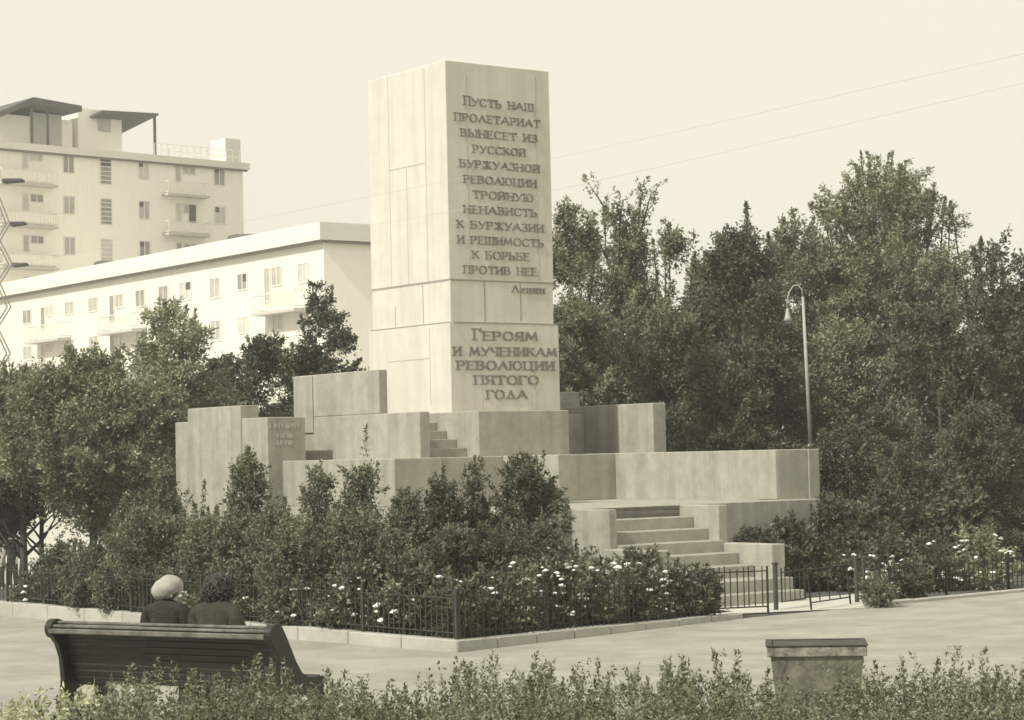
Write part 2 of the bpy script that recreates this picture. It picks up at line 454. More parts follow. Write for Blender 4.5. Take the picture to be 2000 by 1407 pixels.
def lettering(name, text, xl, yl, xr, yr, cap, vF, parent, m='letter', first=1.0, nx=.135, ny=.06):
    """one line of raised letters on the front face plane v = vF between two image points (middle of the letters)"""
    ua, ub = hitv(xl, vF, yl), hitv(xr, vF, yr)
    zc = (zF(xl, yl, vF) + zF(xr, yr, vF)) / 2
    sp = .17
    tot = sum((G[c][0] if c != ' ' else .42) + sp for c in text) - sp
    hgt = cap
    sx = (ub - ua) / tot
    b = MB(); x = 0.0; k = 0
    for ci, c in enumerate(text):
        if c == ' ':
            b.build(name, M[m], parent); b = MB()
            x += .42 + sp; continue
        wd, st = G[c]
        hh = hgt * (first if ci == 0 else 1.0)
        st = list(st)
        for (p, q) in list(st):
            if abs(p[0]-q[0]) < .01 and abs(p[1]-q[1]) > .5:
                for e in (p, q): st.append(((e[0]-.13, e[1]), (e[0]+.13, e[1])))
        for (p, q) in st:
            k += 1
            pts = []
            for e in (p, q):
                for dx in (-nx/2, nx/2):
                    for dy in (-ny/2, ny/2):
                        pts.append((round(ua + (x+e[0]+dx)*sx, 5), round(zc - hgt/2 + (e[1]+dy)*hh, 5)))
            hl = hull(pts); n = len(b.v); e1 = vF - .012 - (k % 37)*.0003
            b.v += [(p_[0], e1, p_[1]) for p_ in hl] + [(p_[0], vF+.004, p_[1]) for p_ in hl]
            c_ = len(hl)
            b.f.append(tuple(n+i for i in range(c_)))
            for i in range(c_):
                j = (i+1) % c_
                b.f.append((n+i, n+c_+i, n+c_+j, n+j))
        x += wd + sp
    return b.build(name, M[m], parent)
px2m = 38.6 / F
for t, xl, yl, xr, yr, fst in (
    ('ПУСТЬ НАШ', 905, 200, 1041, 208.5, 1.22), ('ПРОЛЕТАРИАТ', 887, 228, 1054, 242, 1), ('ВЫНЕСЕТ ИЗ', 899, 260.5, 1048, 269.5, 1),
    ('РУССКОЙ', 923, 291.6, 1026, 298, 1), ('БУРЖУАЗНОЙ', 897, 319.3, 1053, 329.5, 1), ('РЕВОЛЮЦИИ', 905, 350, 1047, 358.6, 1),
    ('ТРОЙНУЮ', 923, 381, 1041, 386, 1), ('НЕНАВИСТЬ', 905, 409, 1048, 416, 1), ('К БУРЖУАЗИИ', 892, 438, 1061, 446, 1),
    ('И РЕШИМОСТЬ', 893, 468, 1061, 475, 1), ('К БОРЬБЕ', 922, 498, 1033, 501.5, 1), ('ПРОТИВ НЕЕ', 905, 527, 1048, 530.5, 1)):
    lettering('inscription', t, xl, yl, xr, yr, 14.5*px2m, sF, shaft, first=fst)
lettering('inscription', 'Ленин', 999, 564, 1063, 567.5, 14.5*px2m, I, band)
for t, xl, yl, xr, yr, fst in (('ГЕРОЯМ', 924, 656, 1049, 657.5, 1.3), ('И МУЧЕНИКАМ', 885, 686, 1086, 688.5, 1), ('РЕВОЛЮЦИИ', 892, 713, 1082, 715.5, 1), ('ПЯТОГО', 926, 741, 1051, 744, 1), ('ГОДА', 950, 770.5, 1028, 771.5, 1)):
    lettering('inscription', t, xl, yl, xr, yr, 16.5*px2m, 0, lowb, first=fst, nx=.17, ny=.08)

# ---- upper terrace: plinth block with the small flight of steps
VT = -1.2
uT = hitv(935, VT, 850); uT1 = hitv(1112, VT, 850)
mbox('plinth', uT, uT1, VT, 3.4, Z1 - .9, Z2)
vG = -1.15
uG0 = hitv(820, vG, 850); uG1 = hitv(840, vG, 850)
vGb = hitu(560, uG0, 850)
mbox('parapet_wall', uG0, uG1, vG, vGb, Z1 - .9, Z2 - .006)
vH = hitu(740, uG0, 770); vHb = hitu(575, uG0, 770); zH = zL(740, 722, uG0)
uH1 = hitv(757, vH, 770)
mbox('raised_wall', uG0, uH1, vH, vHb, Z2 - .005, zH)
mbox('wall_pilaster', uG0 - .03, uG0 - .001, hitu(612, uG0, 770), vHb - .01, Z2 - .3, zH - .01)
mbox('terrace_floor', uG1 + .001, uT - .001, .9, vHb - .05, Z1 - .9, Z2 - .012)
st = empty('upper_staircase'); st.parent = mon
n = 5; rz = (Z2 - .012 - Z1) / n
v0 = VT + .36
for i in range(n):
    mbox('step', uG1 + .002, uT - .002, v0 + i*.30, .9 if i < n-1 else .9, Z1 - .12, Z1 + rz*(i+1) - .001*i, 'step', st, .008)
# floor at eye level (top of the lower wall)
# recess and right wall
vR = 1.2
uR0 = hitv(1142, vR, 850); vR1 = hitu(1276, uR0, 840); uR1 = hitv(1301, vR1, 840)
zR = zF(1300, 787, vR1)
mbox('side_wall', uR0, uR1, vR1, vR + .6, Z1 - .9, zR)
mbox('recess_wall', uT1 + .001, uR0 - .001, vR, vR + .5, Z1 - .9, Z2 - .02)
uB = hitv(1133, 2.4, 790); zB = zF(1115, 766, 2.4)
mbox('back_block', W - .6, uB, 2.4, 3.3, Z2 - .01, zB)

# ---- lower wall at eye level (terrace front), all level with the camera
VK = -2.0
uK = hitv(771, VK, 940); vJ = hitu(553, uK, 940)
TH = .26
uM0 = hitv(983, VK, 940); vM = hitu(1091, uM0, 940); uM1 = hitv(1115, vM, 940)
uN0 = hitv(1203, VK, 940); vN = hitu(1518, uN0, 930); uN1 = hitv(1600, vN, 930)
mbox('terrace_wall', uK, uN0, VK, 3.6, HP + .001, Z1 - .004)
mbox('terrace_wall', uK, uK + 1.2, 3.6, max(vJ, 3.7), HP - .3, Z1 - .006) if vJ > 3.6 else None
mbox('terrace_wall', uM0, uM1, vM, VK - .001, HP - .3, Z1 - .002)
mbox('terrace_wall', uN0, uN1 - .25, vN, 1.0, HP - .3, Z1)
mbox('wall_pilaster', uN0 - .02, uN0 - .001, vN + .004, hitu(1481, uN0, 930), HP + .002, Z1 - .004)
mbox('wall_end', uN1 - .249, uN1, vN - .02, 1.0, HP - .3, Z1 - .003)
for px in (1300, 1392):
    vv = hitu(px, uN0, 930)
    MB().box(uN0 - .004, uN0 + .01, vv - .008, vv + .008, HP + .003, Z1 - .005).build('masonry_joint', M['joint'], mon)
for px in (640, 705):
    vv = hitu(px, uK, 940)
    MB().box(uK - .004, uK + .01, vv - .007, vv + .007, HP + .003, Z1 - .008).build('masonry_joint', M['joint'], mon)
for px in (862,):
    uu = hitv(px, VK, 940)
    MB().box(uu - .007, uu + .007, VK - .004, VK + .01, HP + .003, Z1 - .008).build('masonry_joint', M['joint'], mon)
for px in (612, 690, 760):
    vv = hitu(px, uG0, 850)
    MB().box(uG0 - .004, uG0 + .01, vv - .006, vv + .006, Z1 + .003, Z2 - .01).build('masonry_joint', M['joint'], mon)
# ---- left group: inscribed block and tall wall
uJ0 = hitv(523, vJ, 900); uJ1 = hitv(597, vJ, 860); zJ = zF(523, 815, vJ)
jb = mbox('inscribed_block', uJ0, uJ1, vJ, vJ + 1.7, -.1, zJ)
vI = hitu(490, uJ0, 900) ; vI = vI
uI1 = uJ0 - .002; uI0 = hitv(470, vI + .3, 850)
zI = zL(470, 792, uI0)
vIm = hitu(367, uI0, 850); vIb = hitu(342, uI0, 850)
mbox('tall_wall', uI0, uJ0 + .35, vI + .3, vIm, -.1, zI)
mbox('tall_wall', uI0 + .003, uJ0 + .3, vIm + .001, vIb, -.1, zL(355, 825, uI0))
# three worn, unreadable rows of pale characters on the block
rr = random.Random(5)
for (xa, xb, yy) in ((527, 588, 832), (541, 574, 851), (541, 571, 865)):
    wl = MB()
    a_, b_ = hitv(xa, vJ, yy), hitv(xb, vJ, yy); zc = zF((xa+xb)/2, yy, vJ); x = a_
    while x < b_ - .03:
        wl.box(x, x + .022, vJ - .006, vJ + .002, zc - .045, zc + .045)
        wl.box(x + .0225, x + .055, vJ - .005, vJ + .002, zc + rr.choice((-.04, 0, .03)) - .01, zc + .01 + rr.choice((-.0, .01, .03)))
        x += rr.choice((.06, .075, .09))
    wl.build('worn_inscription', M['pale_letter'], jb)

# ---- platform and the main flight of steps
e = at_z(1320, 986, HP) - ORG
VE = e.dot(V)
uS0 = hitv(1205, VE, 1000)           # provisional
uC0 = hitv(1115, VE, 990)            # outer face of the left cheek
vC = hitu(1190, uC0, 1030)           # front end of the cheeks
uC1 = hitv(1205, vC, 1030)
uS1 = hitv(1327, VE, 1000)           # right end of the top riser = inner face of the right cheek
vC2 = hitu(1405, uS1, 1010); uC3 = hitv(1421, vC2, 1030)
vC2 = vC
uPl = hitv(812, VE, 1000)
uPr = hitv(1600, vN - .9, 972)
mbox('platform', uK - .06, hitv(1600, VE, 972), VE, 3.0, -.2, HP)
mbox('platform', uPl, uK - .0605, VE, -3.9, -.2, HP - .003)
nst = 8; rise = HP / nst; tread = .33
cheek = [('cheek_wall', uC0, uC1, vC, HP - .004), ('cheek_wall', uS1, hitv(1421, vC, 1030), vC, HP - .004)]
for nm, a_, b_, vv, zz in cheek:
    mbox(nm, a_, b_, vv, VE - .001, -.1, zz)
stair = empty('main_staircase'); stair.parent = mon
ZLOW = rise*5 - .05
vD = vC - 1.05
uD1 = hitv(1312, vD, 1095); uD0 = hitv(1298, vD, 1095)
vD2 = hitu(1525, uS1 + .25, 1090)
uD2 = hitv(1424, vC, 1085)
uE0 = uS1
vEnd_ = VE - (nst-1)*tread
for i in range(nst):
    vs = VE - (nst-1-i)*tread
    lo, hi = (uC1, uS1)
    if i < 2: lo, hi, vs = uC1 - .25, uS1 + .268, vEnd_ - .10 + .22*i
    mbox('step', lo + .002, hi - .002 + (0), vs, VE + .1 if i == nst-1 else VE - .001, -.05, rise*(i+1) - .0015*(nst-i), 'step', stair, .01)
vEnd = VE - (nst-1)*tread
mbox('low_cheek_wall', uC1 - .25, uC1 - .002, vEnd + .28, vC - .002, -.1, ZLOW)
mbox('low_cheek_wall', uS1 + .002, uS1 + .27, vEnd + .28, vC - .002, -.1, ZLOW)
# ------------------------------------------------------------------ buildings
class Face:
    """a vertical facade: right end at s = 0, s grows negative to the left; local y points into the building"""
    def __init__(s, o, x):
        s.o = o; s.x = x.normalized(); s.y = Vector((-s.x.y, s.x.x, 0)); s.rz = math.atan2(s.x.y, s.x.x)
    def hit(s, px, py, off=0.0):
        d = ray(px, py); o = EYE - s.o
        t = (off - o.dot(s.y)) / d.dot(s.y)
        q = o + d*t
        return q.dot(s.x), q.z + s.o.z
def window(parent, s0, s1, z0, z1, mull, pane='pane', name='window', trans=None, fw_=.07):
    b = MB(); y0 = -.05
    b.box(s0, s0+fw_, y0, .05, z0, z1); b.box(s1-fw_, s1, y0, .05, z0, z1)
    b.box(s0+fw_, s1-fw_, y0, .05, z0, z0+fw_); b.box(s0+fw_, s1-fw_, y0, .05, z1-fw_, z1)
    for k in range(1, mull):
        x = s0 + (s1-s0)*k/mull
        b.box(x-fw_*.55, x+fw_*.55, y0+.004, .05, z0+fw_, z1-fw_)
    if trans:
        for tz in trans:
            z = z0 + (z1-z0)*tz
            b.box(s0+fw_, s1-fw_, y0+.008, .05, z-.03, z+.03)
    f = b.build(name, M['frame'], parent)
    if pane == 'pane': pane = random.choice(('pane', 'pane', 'pane_curtain', 'pane_dark'))
    MB().box(s0+.02, s1-.02, -.02, .04, z0+.02, z1-.02).build('pane', M[pane], f)
    return f
def balcony(parent, s0, s1, zf, dep, rail_h, solid=False, nb=22):
    sl = MB().box(s0, s1, -dep, -.001, zf-.16, zf).build('balcony', M['slab'], parent)
    b = MB()
    for z in (zf+rail_h-.05, zf+.12):
        b.box(s0+.02, s1-.02, -dep+.02, -dep+.06, z, z+.05)
        b.box(s0+.02, s0+.06, -dep+.06, -.002, z, z+.05); b.box(s1-.06, s1-.02, -dep+.06, -.002, z, z+.05)
    for k in range(nb+1):
        x = s0+.03 + (s1-s0-.08)*k/nb
        b.box(x, x+.025, -dep+.025, -dep+.05, zf+.17, zf+rail_h-.05)
    b.build('railing', M['rail'], sl)
    if solid:
        MB().box(s0+.05, s1-.05, -dep+.065, -dep+.09, zf+.18, zf+rail_h-.12).build('railing_panel', M['bwall'], sl)
    return sl

# tall block at the back
d1 = Vector((1.102, 1, 0)).normalized()
B1o = at_depth(474, 320, 165); zr1 = B1o.z
F1 = Face(Vector((B1o.x, B1o.y, 0)), d1)
b1 = empty('apartment_building', F1.o, F1.rz, 'tall white apartment block with stacked balconies and canopies on its flat roof', 'apartment building')
s_left = -34.0
MB().box(s_left, 0, 0, 12, -1.2, zr1-.5).build('wall', M['bwall'], b1)
rf = MB().box(s_left-.3, .35, -.45, 12.4, zr1-.5+.001, zr1).build('roof', M['bband'], b1)
MB().box(s_left-.2, .25, -.3, -.002, zr1-.62, zr1-.501).build('cornice_shade', M['cornice_shade'], rf)  # dark strip, roof edge shadow put into its colour
dz = 78 * 165 / F * .97
rows = {0: 0, 1: 1, 2: 2}
for r in range(6):
    def wpx(x0, x1, y0, y1):
        a = F1.hit(x0, y0); c = F1.hit(x1, y1)
        return a[0], c[0], c[1]-r*dz, a[1]-r*dz
    for (x0, x1, y0, y1, mu) in ((122, 145, 302, 340, 2), (269, 291, 314, 352, 2), (417, 439, 327, 364, 2)):
        q = wpx(x0, x1, y0, y1)
        f = window(b1, *q, mu, 'pane')
        if (x0, r) in ((269, 0), (417, 0), (269, 1), (417, 1), (269, 2)):
            sm = (q[0]+q[1])/2
            MB().box(q[0]+.08, sm-.05, -.035, -.0215, q[3]-.45, q[3]-.08).build('open_vent', M['dpane'], f)
    q = wpx(194, 218, 308, 362)
    f = window(b1, *q, 1, 'pane', 'stair_window', (.16, .33, .5, .67, .84))
    if r == 0:
        MB().box(q[0]+.08, q[1]-.08, -.035, -.0215, q[2]+(q[3]-q[2])*.70, q[3]-.08).build('open_vent', M['dpane'], f)
    for (x0, x1, y0, y1, by, bx0, bx1) in ((42, 84, 296, 330, 356, 4, 114), (341, 382, 320, 356, 378, 329, 411)):
        q = wpx(x0, x1, y0, y1)
        window(b1, q[0], q[0]+(q[1]-q[0])*.30, q[2]-.1, q[3], 1, 'pane', 'balcony_door')
        window(b1, q[0]+(q[1]-q[0])*.36, q[1], q[2]+.5, q[3], 2, 'pane')
        if r == 1 and x0 > 300:
            MB().box(q[0]+(q[1]-q[0])*.66, q[0]+(q[1]-q[0])*.97, -.08, -.0511, q[2]-.3, q[3]-.06).build('open_door', M['dpane'], b1)
        a = F1.hit(bx0, by, -.9); c = F1.hit(bx1, by+9, -.9)
        balcony(b1, a[0], c[0], (a[1]+c[1])/2 - r*dz + .1, .9, .95, solid=(x0 < 300 or r > 0))
# roof-top rooms and canopies
def rp(px, py, off=2.0): return F1.hit(px, py, off)
z0r = zr1 + .001
a = rp(-60, 240); c = rp(156, 215)
MB().box(a[0], c[0]-.3, 2.6, 7, z0r, rp(60, 225)[1]).build('roof_room', M['bwall'], b1)
MB().box(rp(66, 235)[0], rp(128, 235)[0], 2.55, 2.599, z0r+.1, rp(100, 218)[1]-.1).build('canopy_shade_panel', M['slab'], b1)  # darker panel painting the shade on the wall under the canopy
for px in (62, 93):
    p = rp(px, 230, 1.2)
    MB().box(p[0]-.07, p[0]+.07, 1.13, 1.27, z0r, rp(px, 208, 1.2)[1]).build('canopy_post', M['bdark'], b1)
k = MB(); ap = rp(62, 191, 1.0); le = rp(-20, 226, 1.0); ri = rp(156, 208, 1.0); th = .42
for (p, q) in ((le, ap), (ap, ri)):
    k.hexa([(p[0], .7, p[1]-th), (q[0]-.001, .7, q[1]-th), (q[0]-.001, 7.2, q[1]-th), (p[0], 7.2, p[1]-th), (p[0], .7, p[1]), (q[0]-.001, .7, q[1]), (q[0]-.001, 7.2, q[1]), (p[0], 7.2, p[1])])
k.build('roof_canopy', M['bdark'], b1)
MB().box(rp(157, 250)[0], rp(242, 250)[0], 2.3, 7.5, z0r, rp(200, 216, 2.3)[1]).build('roof_room', M['bwall2'], b1)
q0 = rp(190, 229, 2.3); q1 = rp(216, 259, 2.3)
wfr = MB().box(q0[0], q1[0], 2.24, 2.299, q1[1], q0[1]).build('roof_room_window', M['pane'], b1)
k = MB(); p0 = rp(243, 222, 1.0); p1 = rp(304, 223, 1.0)
k.hexa([(p0[0]-2.2, .6, p0[1]-.15), (p1[0], .6, p1[1]-.15), (p1[0], 6, p1[1]-.9), (p0[0]-2.2, 6, p0[1]-.9), (p0[0]-2.2, .6, p0[1]), (p1[0], .6, p1[1]), (p1[0], 6, p1[1]-.6), (p0[0]-2.2, 6, p0[1]-.6)])
k.build('roof_canopy', M['bdark'], b1)
pz = rp(302, 260, 1.0)
MB().box(pz[0]-.08, pz[0]+.08, .9, 1.06, z0r, rp(302, 226, 1.0)[1]).build('canopy_post', M['bdark'], b1)
q0 = rp(440, 270, 3.0); q1 = rp(470, 300, 3.0)
MB().box(q0[0], q1[0], 3, 5, z0r, q0[1]).build('roof_vent_box', M['bband'], b1)
k = MB(); 
for px in (330, 350, 400, 425):
    p = rp(px, 285, 2.5); k.tube([(p[0], 2.5, z0r), (p[0], 2.5, z0r + random.uniform(.8, 2.0))], .035, 5)
p0 = rp(304, 262, 2.5); p1 = rp(440, 290, 2.5)
k.build('roof_stanchion', M['rail'], b1)
k = MB(); 
for hh in (.5, 1.0): k.box(rp(304, 285, .3)[0], -.1, .28, .32, z0r+hh, z0r+hh+.04)
for i in range(14):
    x = rp(304, 285, .3)[0]*(1-i/13) - .12; k.box(x, x+.04, .285, .315, z0r, z0r+.5); k.box(x, x+.04, .285, .315, z0r+.54, z0r+1.0)
k.build('roof_railing', M['bwall'], b1)

# long lower block in front of it
d2 = Vector((0.742, -1, 0)).normalized()
B2o = at_depth(631, 470, 115); zr2 = B2o.z
F2 = Face(Vector((B2o.x, B2o.y, 0)), d2)
b2 = empty('apartment_building', F2.o, F2.rz, 'long low white apartment block behind the left trees, its end wall beside the pillar', 'apartment building')
s_l2 = F2.hit(-260, 620)[0]
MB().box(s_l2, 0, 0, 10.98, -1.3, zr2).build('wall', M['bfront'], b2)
MB().box(.0005, .03, .0, 10.98, -1.3, zr2-.001).build('end_wall', M['bwall2'], b2)  # thin skin, coloured lighter to make up for the shade on this side
ztop2 = F2.hit(631, 432, -.5)[1]
rf2 = MB().box(s_l2-.3, .5, -.5, 11.5, zr2+.001, ztop2).build('roof', M['bband'], b2)
MB().box(s_l2-.2, .35, -.33, 11.33, zr2-.13, zr2 - .0).build('cornice_shade', M['cornice_shade'], rf2)  # dark band added to paint the shadow below the eave
for (px, wd) in ((484, 5.5), (200, 3.5), (-60, 4)):
    q = F2.hit(px, 448, .2)
    k = MB(); x = q[0]
    k.hexa([(x-wd/2, .2, ztop2), (x+wd/2, .2, ztop2), (x+wd/2, 2.5, ztop2), (x-wd/2, 2.5, ztop2), (x-wd/2, .5, ztop2+.42), (x-wd/2+.9, .5, ztop2+.42), (x-wd/2+.9, 2.2, ztop2+.42), (x-wd/2, 2.2, ztop2+.42)])
    k.build('roof_hatch', M['bdark'], rf2)
dz2 = 88 * 118 / F
for r in range(5):
    def w2(x0, x1, y0, y1):
        a = F2.hit(x0, y0); c = F2.hit(x1, y1)
        return min(a[0], c[0]), max(a[0], c[0]), min(a[1], c[1])-r*dz2, max(a[1], c[1])-r*dz2
    for i, (x0, x1, y0, y1, mu) in enumerate(((45, 62, 606, 632, 2), (127, 145, 590, 614, 2), (173, 192, 582, 608, 2), (265, 284, 567, 599, 2), (310, 330, 559, 590, 2), (351, 375, 552, 586, 2), (410, 431, 544, 582, 2), (464, 484, 535, 566, 2), (582, 604, 515, 552, 2))):
        q = w2(x0, x1, y0, y1)
        f = window(b2, *q, mu, 'pane')
        if (i, r) in ((5, 0), (7, 0)):
            MB().box((q[0]+q[1])/2+.06, q[1]-.09, -.035, -.0215, q[3]-.5, q[3]-.08).build('open_vent', M['dpane'], f)
    for (x0, x1, y0, y1, bx0, bx1, bpy_) in ((80, 104, 600, 640, 46, 112, 664), (214, 242, 577, 626, 188, 258, 646), (516, 552, 524, 586, 490, 574, 607)):
        q = w2(x0, x1, y0, y1)
        window(b2, q[0], q[0]+(q[1]-q[0])*.36, q[2], q[3], 1, 'pane', 'balcony_door')
        window(b2, q[0]+(q[1]-q[0])*.42, q[1], q[2]+.8, q[3], 2, 'pane')
        a = F2.hit(bx0, bpy_+7, -1.0); c = F2.hit(bx1, bpy_-7, -1.0)
        balcony(b2, min(a[0], c[0]), max(a[0], c[0]), (a[1]+c[1])/2 - r*dz2, 1.0, 1.0)
for r in range(4):
    for yy in (2.6, 8.2):
        pass

# ------------------------------------------------------------------ foliage
GT = 'trees behind the monument on the right'
class Leaves:
    def __init__(s): s.c = []; s.a = []; s.sz = []
    def shoots(s, o, d, L, rad, per, size, tp=.75):
        """leaves along shoots: o, d (n,3), L (n,), rad scalar"""
        n = len(o)
        if n == 0: return s
        t = RNG.random((n, per)) ** .85
        nz = RNG.normal(size=(n, per, 3))
        rr_ = rad * (1 - tp*t)[..., None]
        c = o[:, None, :] + d[:, None, :]*(L[:, None]*t)[..., None] + nz*rr_*.6
        a = d[:, None, :]*.5 + nz*.55 + RNG.normal(size=(n, per, 3))*.45
        s.c.append(c.reshape(-1, 3)); s.a.append(a.reshape(-1, 3))
        s.sz.append(size*RNG.uniform(.6, 1.35, n*per))
        return s
    def build(s, name, m, parent, wr=.46, upb=.75, fold=False):
        c = np.concatenate(s.c); a = np.concatenate(s.a); sz = np.concatenate(s.sz)
        a /= np.linalg.norm(a, axis=1)[:, None] + 1e-9
        n = RNG.normal(size=c.shape); n[:, 2] += upb
        b = np.cross(n, a); b /= np.linalg.norm(b, axis=1)[:, None] + 1e-9
        A_ = a*sz[:, None]; B_ = b*(sz*wr)[:, None]
        N = len(c)
        v = np.empty((N, 4, 3), np.float32)
        v[:, 0] = c - A_; v[:, 1] = c + B_ - A_*.15; v[:, 2] = c + A_; v[:, 3] = c - B_ - A_*.15
        me = bpy.data.meshes.new(name)
        me.vertices.add(N*4); me.vertices.foreach_set('co', v.ravel())
        me.loops.add(N*4); me.loops.foreach_set('vertex_index', np.arange(N*4, dtype=np.int32))
        me.polygons.add(N); me.polygons.foreach_set('loop_start', np.arange(0, N*4, 4, dtype=np.int32))
        me.polygons.foreach_set('loop_total', np.full(N, 4, np.int32))
        me.update(calc_edges=True)
        me.materials.append(m)
        return put(bpy.data.objects.new(name, me), parent)
def clump(p, seed, f=1.0):
    """0..1 lumpy field that leaves gaps in a crown"""
    g = np.random.default_rng(seed); acc = np.zeros(len(p))
    for k in range(7):
        w_ = g.normal(size=3)*f*(1.0 + .5*k); acc += np.sin(p @ w_ + g.uniform(0, 6.3))/(1 + .35*k)
    return .5 + .5*np.tanh(acc*.75)
def envelope(prof, n, h, seed, rho_pow=.42, squash=1.0, thr=.3, f=1.2, lobes=.22):
    T = np.array([p[0] for p in prof]); Rr = np.array([p[1] for p in prof])
    g = np.random.default_rng(seed); ph = g.uniform(0, 6.3, 4)
    res = []
    got = 0
    while got < n:
        t = RNG.random(n*2); r = np.interp(t, T, Rr)
        keep = RNG.random(n*2) < (r/Rr.max())**1.3 + .05
        t = t[keep]; r = r[keep]
        an = RNG.uniform(0, 2*math.pi, len(t)); rho = RNG.random(len(t))**rho_pow
        r = r*(1 + lobes*np.sin(2*an+ph[0]+3*t) + lobes*.8*np.sin(3*an+ph[1]-5*t) + lobes*.5*np.sin(5*an+ph[2]+9*t))
        p = np.stack([np.cos(an)*r*rho, np.sin(an)*r*rho*squash, t*h], 1)
        q = p[clump(p, seed, f) > thr*RNG.uniform(.6, 1.4, len(p))]
        res.append(q); got += len(q)
    return np.concatenate(res)[:n]
def norm(a): return a/(np.linalg.norm(a, axis=1)[:, None] + 1e-9)
def trunk_mesh(h, rad, limbs, spread, seed, mat_, parent, fork=None, lean=0.0):
    g = random.Random(seed); b = MB()
    pts = []; x = y = 0.0
    for i in range(7):
        t = i/6
        pts.append((x, y, h*t)); x += g.uniform(-.05, .05)*h*.12 + lean*h/6; y += g.uniform(-.05, .05)*h*.12
    b.tube(pts, [rad*(1.25 if i == 0 else 1)*(1-.82*i/6) for i in range(7)], 8)
    for k in range(limbs):
        t = g.uniform(.18, .85); i = int(t*6); p0 = Vector(pts[i]).lerp(Vector(pts[min(i+1, 6)]), t*6-i)
        an = g.uniform(0, 6.28); L = spread*g.uniform(.6, 1.1)*(1.1-t*.6)
        dr_ = Vector((math.cos(an), math.sin(an), g.uniform(.5, 1.3))).normalized()
        p1 = p0 + dr_*L*.5; p2 = p1 + (dr_ + Vector((0, 0, .5))).normalized()*L*.6
        r_ = rad*(1-.8*t)*.55
        b.tube([p0, p1, p2], [r_, r_*.6, r_*.15], 5)
    return b.build('trunk', mat_, parent, smooth=True)

def tree(loc, h, width, label, seed, prof=None, leafm='leafA', shoots=520, per=135, size=.045, shootL=(.45, 1.0), rad=.24, upw=.9, spires=10,
         thr=.30, base=0.0, name='tree', group=None, bark='bark', sparse=None, limbs=12, kb=13, trad=None, cat='tree', spire_r=.11, spL=(.35, .95), lean=0.0):
    root = empty(name, loc, 0, label, cat, group)
    if group == GT: shoots = int(shoots*1.25); thr = min(thr, .16)
    prof = prof or [(0, .55), (.15, .85), (.4, 1.0), (.65, .85), (.85, .5), (1, .12)]
    R0 = width/2
    P = [(p[0], p[1]*R0) for p in prof]
    hh = h - base
    trunk_mesh(h*.70, trad or h*.018+.02, limbs, R0, seed, M[bark], root, lean=lean)
    cen = envelope(P, max(12, shoots//kb), hh*.99, seed, thr=thr, rho_pow=.34)
    cen = np.repeat(cen, kb, axis=0)
    sg = min(.30, R0*.15)
    o = cen + RNG.normal(size=cen.shape)*np.array([sg*1.25, sg*1.25, sg*.75])
    T_ = np.array([p[0] for p in P]); R_ = np.array([p[1] for p in P])
    rl = np.interp(np.clip(o[:, 2]/(hh*.99), 0, 1), T_, R_)*1.12 + .04          # stay near the outline
    rr0 = np.hypot(o[:, 0], o[:, 1]); k_ = np.minimum(1, rl/np.maximum(rr0, 1e-6))
    o[:, 0] *= k_; o[:, 1] *= k_
    o[:, 2] += base
    d = o*np.array([1, 1, 0])/max(R0, .1)*.9; d[:, 2] = upw*RNG.uniform(.3, 1.2, len(o)); d = norm(d + RNG.normal(size=o.shape)*.35)
    L = RNG.uniform(*shootL, len(o))
    o = o - d*L[:, None]*.55
    o[:, 2] = np.maximum(o[:, 2], .05)
    lf = Leaves().shoots(o, d, L, rad, per, size)
    if spires:
        an = RNG.uniform(0, 6.28, spires); rr_ = R0*np.sqrt(RNG.random(spires))*.8
        T = np.array([p[0] for p in P]); Rr = np.array([p[1] for p in P])
        # surface height at that radius
        tt = np.array([max([t for t in np.linspace(.3, 1, 40) if np.interp(t, T, Rr) >= r] or [.5]) for r in rr_])
        so = np.stack([np.cos(an)*rr_, np.sin(an)*rr_, base + tt*hh*.99 - .3], 1)
        sd = norm(np.stack([np.cos(an)*.12, np.sin(an)*.12, np.ones(spires)], 1) + RNG.normal(size=(spires, 3))*.07)
        sL = RNG.uniform(*spL, spires)
        if h < 3.2: so[0] = (0, 0, hh*.80); sd[0] = norm(np.array([[.05, .03, 1.0]]))[0]; sL[0] = hh*.26
        lf.shoots(so, sd, sL, spire_r, int(per*1.1), size)
        for i in range(spires if h > 3.5 else 0):
            q = Vector(so[i]); b = MB(); b.tube([q - Vector(sd[i])*.6, q + Vector(sd[i])*float(sL[i])*.95], [.022, .006], 4)
            b.build('twig', M[bark], root)
    if sparse:
        n_, hx, L_ = sparse
        so = []; sd = []
        g = random.Random(seed+9); b = MB()
        for i in range(n_):
            an = g.uniform(0, 6.28); p0 = Vector((0, 0, hx + g.uniform(-.9, .9))); sp_ = g.uniform(.15, .55); d_ = Vector((math.cos(an)*sp_, math.sin(an)*sp_, 1)).normalized()
            p1 = p0 + d_*L_*g.uniform(.4, .9); pm = p0.lerp(p1, .5) + Vector((g.uniform(-.1, .1), 0, .05))
            b.tube([p0, pm, p1], [.05, .03, .01], 5)
            for q in range(15):
                c_ = p0.lerp(p1, g.uniform(.35, 1.05)) + Vector((g.uniform(-.12, .12), g.uniform(-.12, .12), 0)); so.append(c_); sd.append((d_ + Vector((g.uniform(-1, 1), g.uniform(-1, 1), g.uniform(0, .8)))*.8).normalized())
        b.build('bare_limbs', M[bark], root)
        so = np.array([tuple(x) for x in so]); sd = np.array([tuple(x) for x in sd])
        lf.shoots(so, sd, RNG.uniform(.25, .5, len(so)), .12, 22, size*.95)
    lf.build('crown', M[leafm], root)
    return root

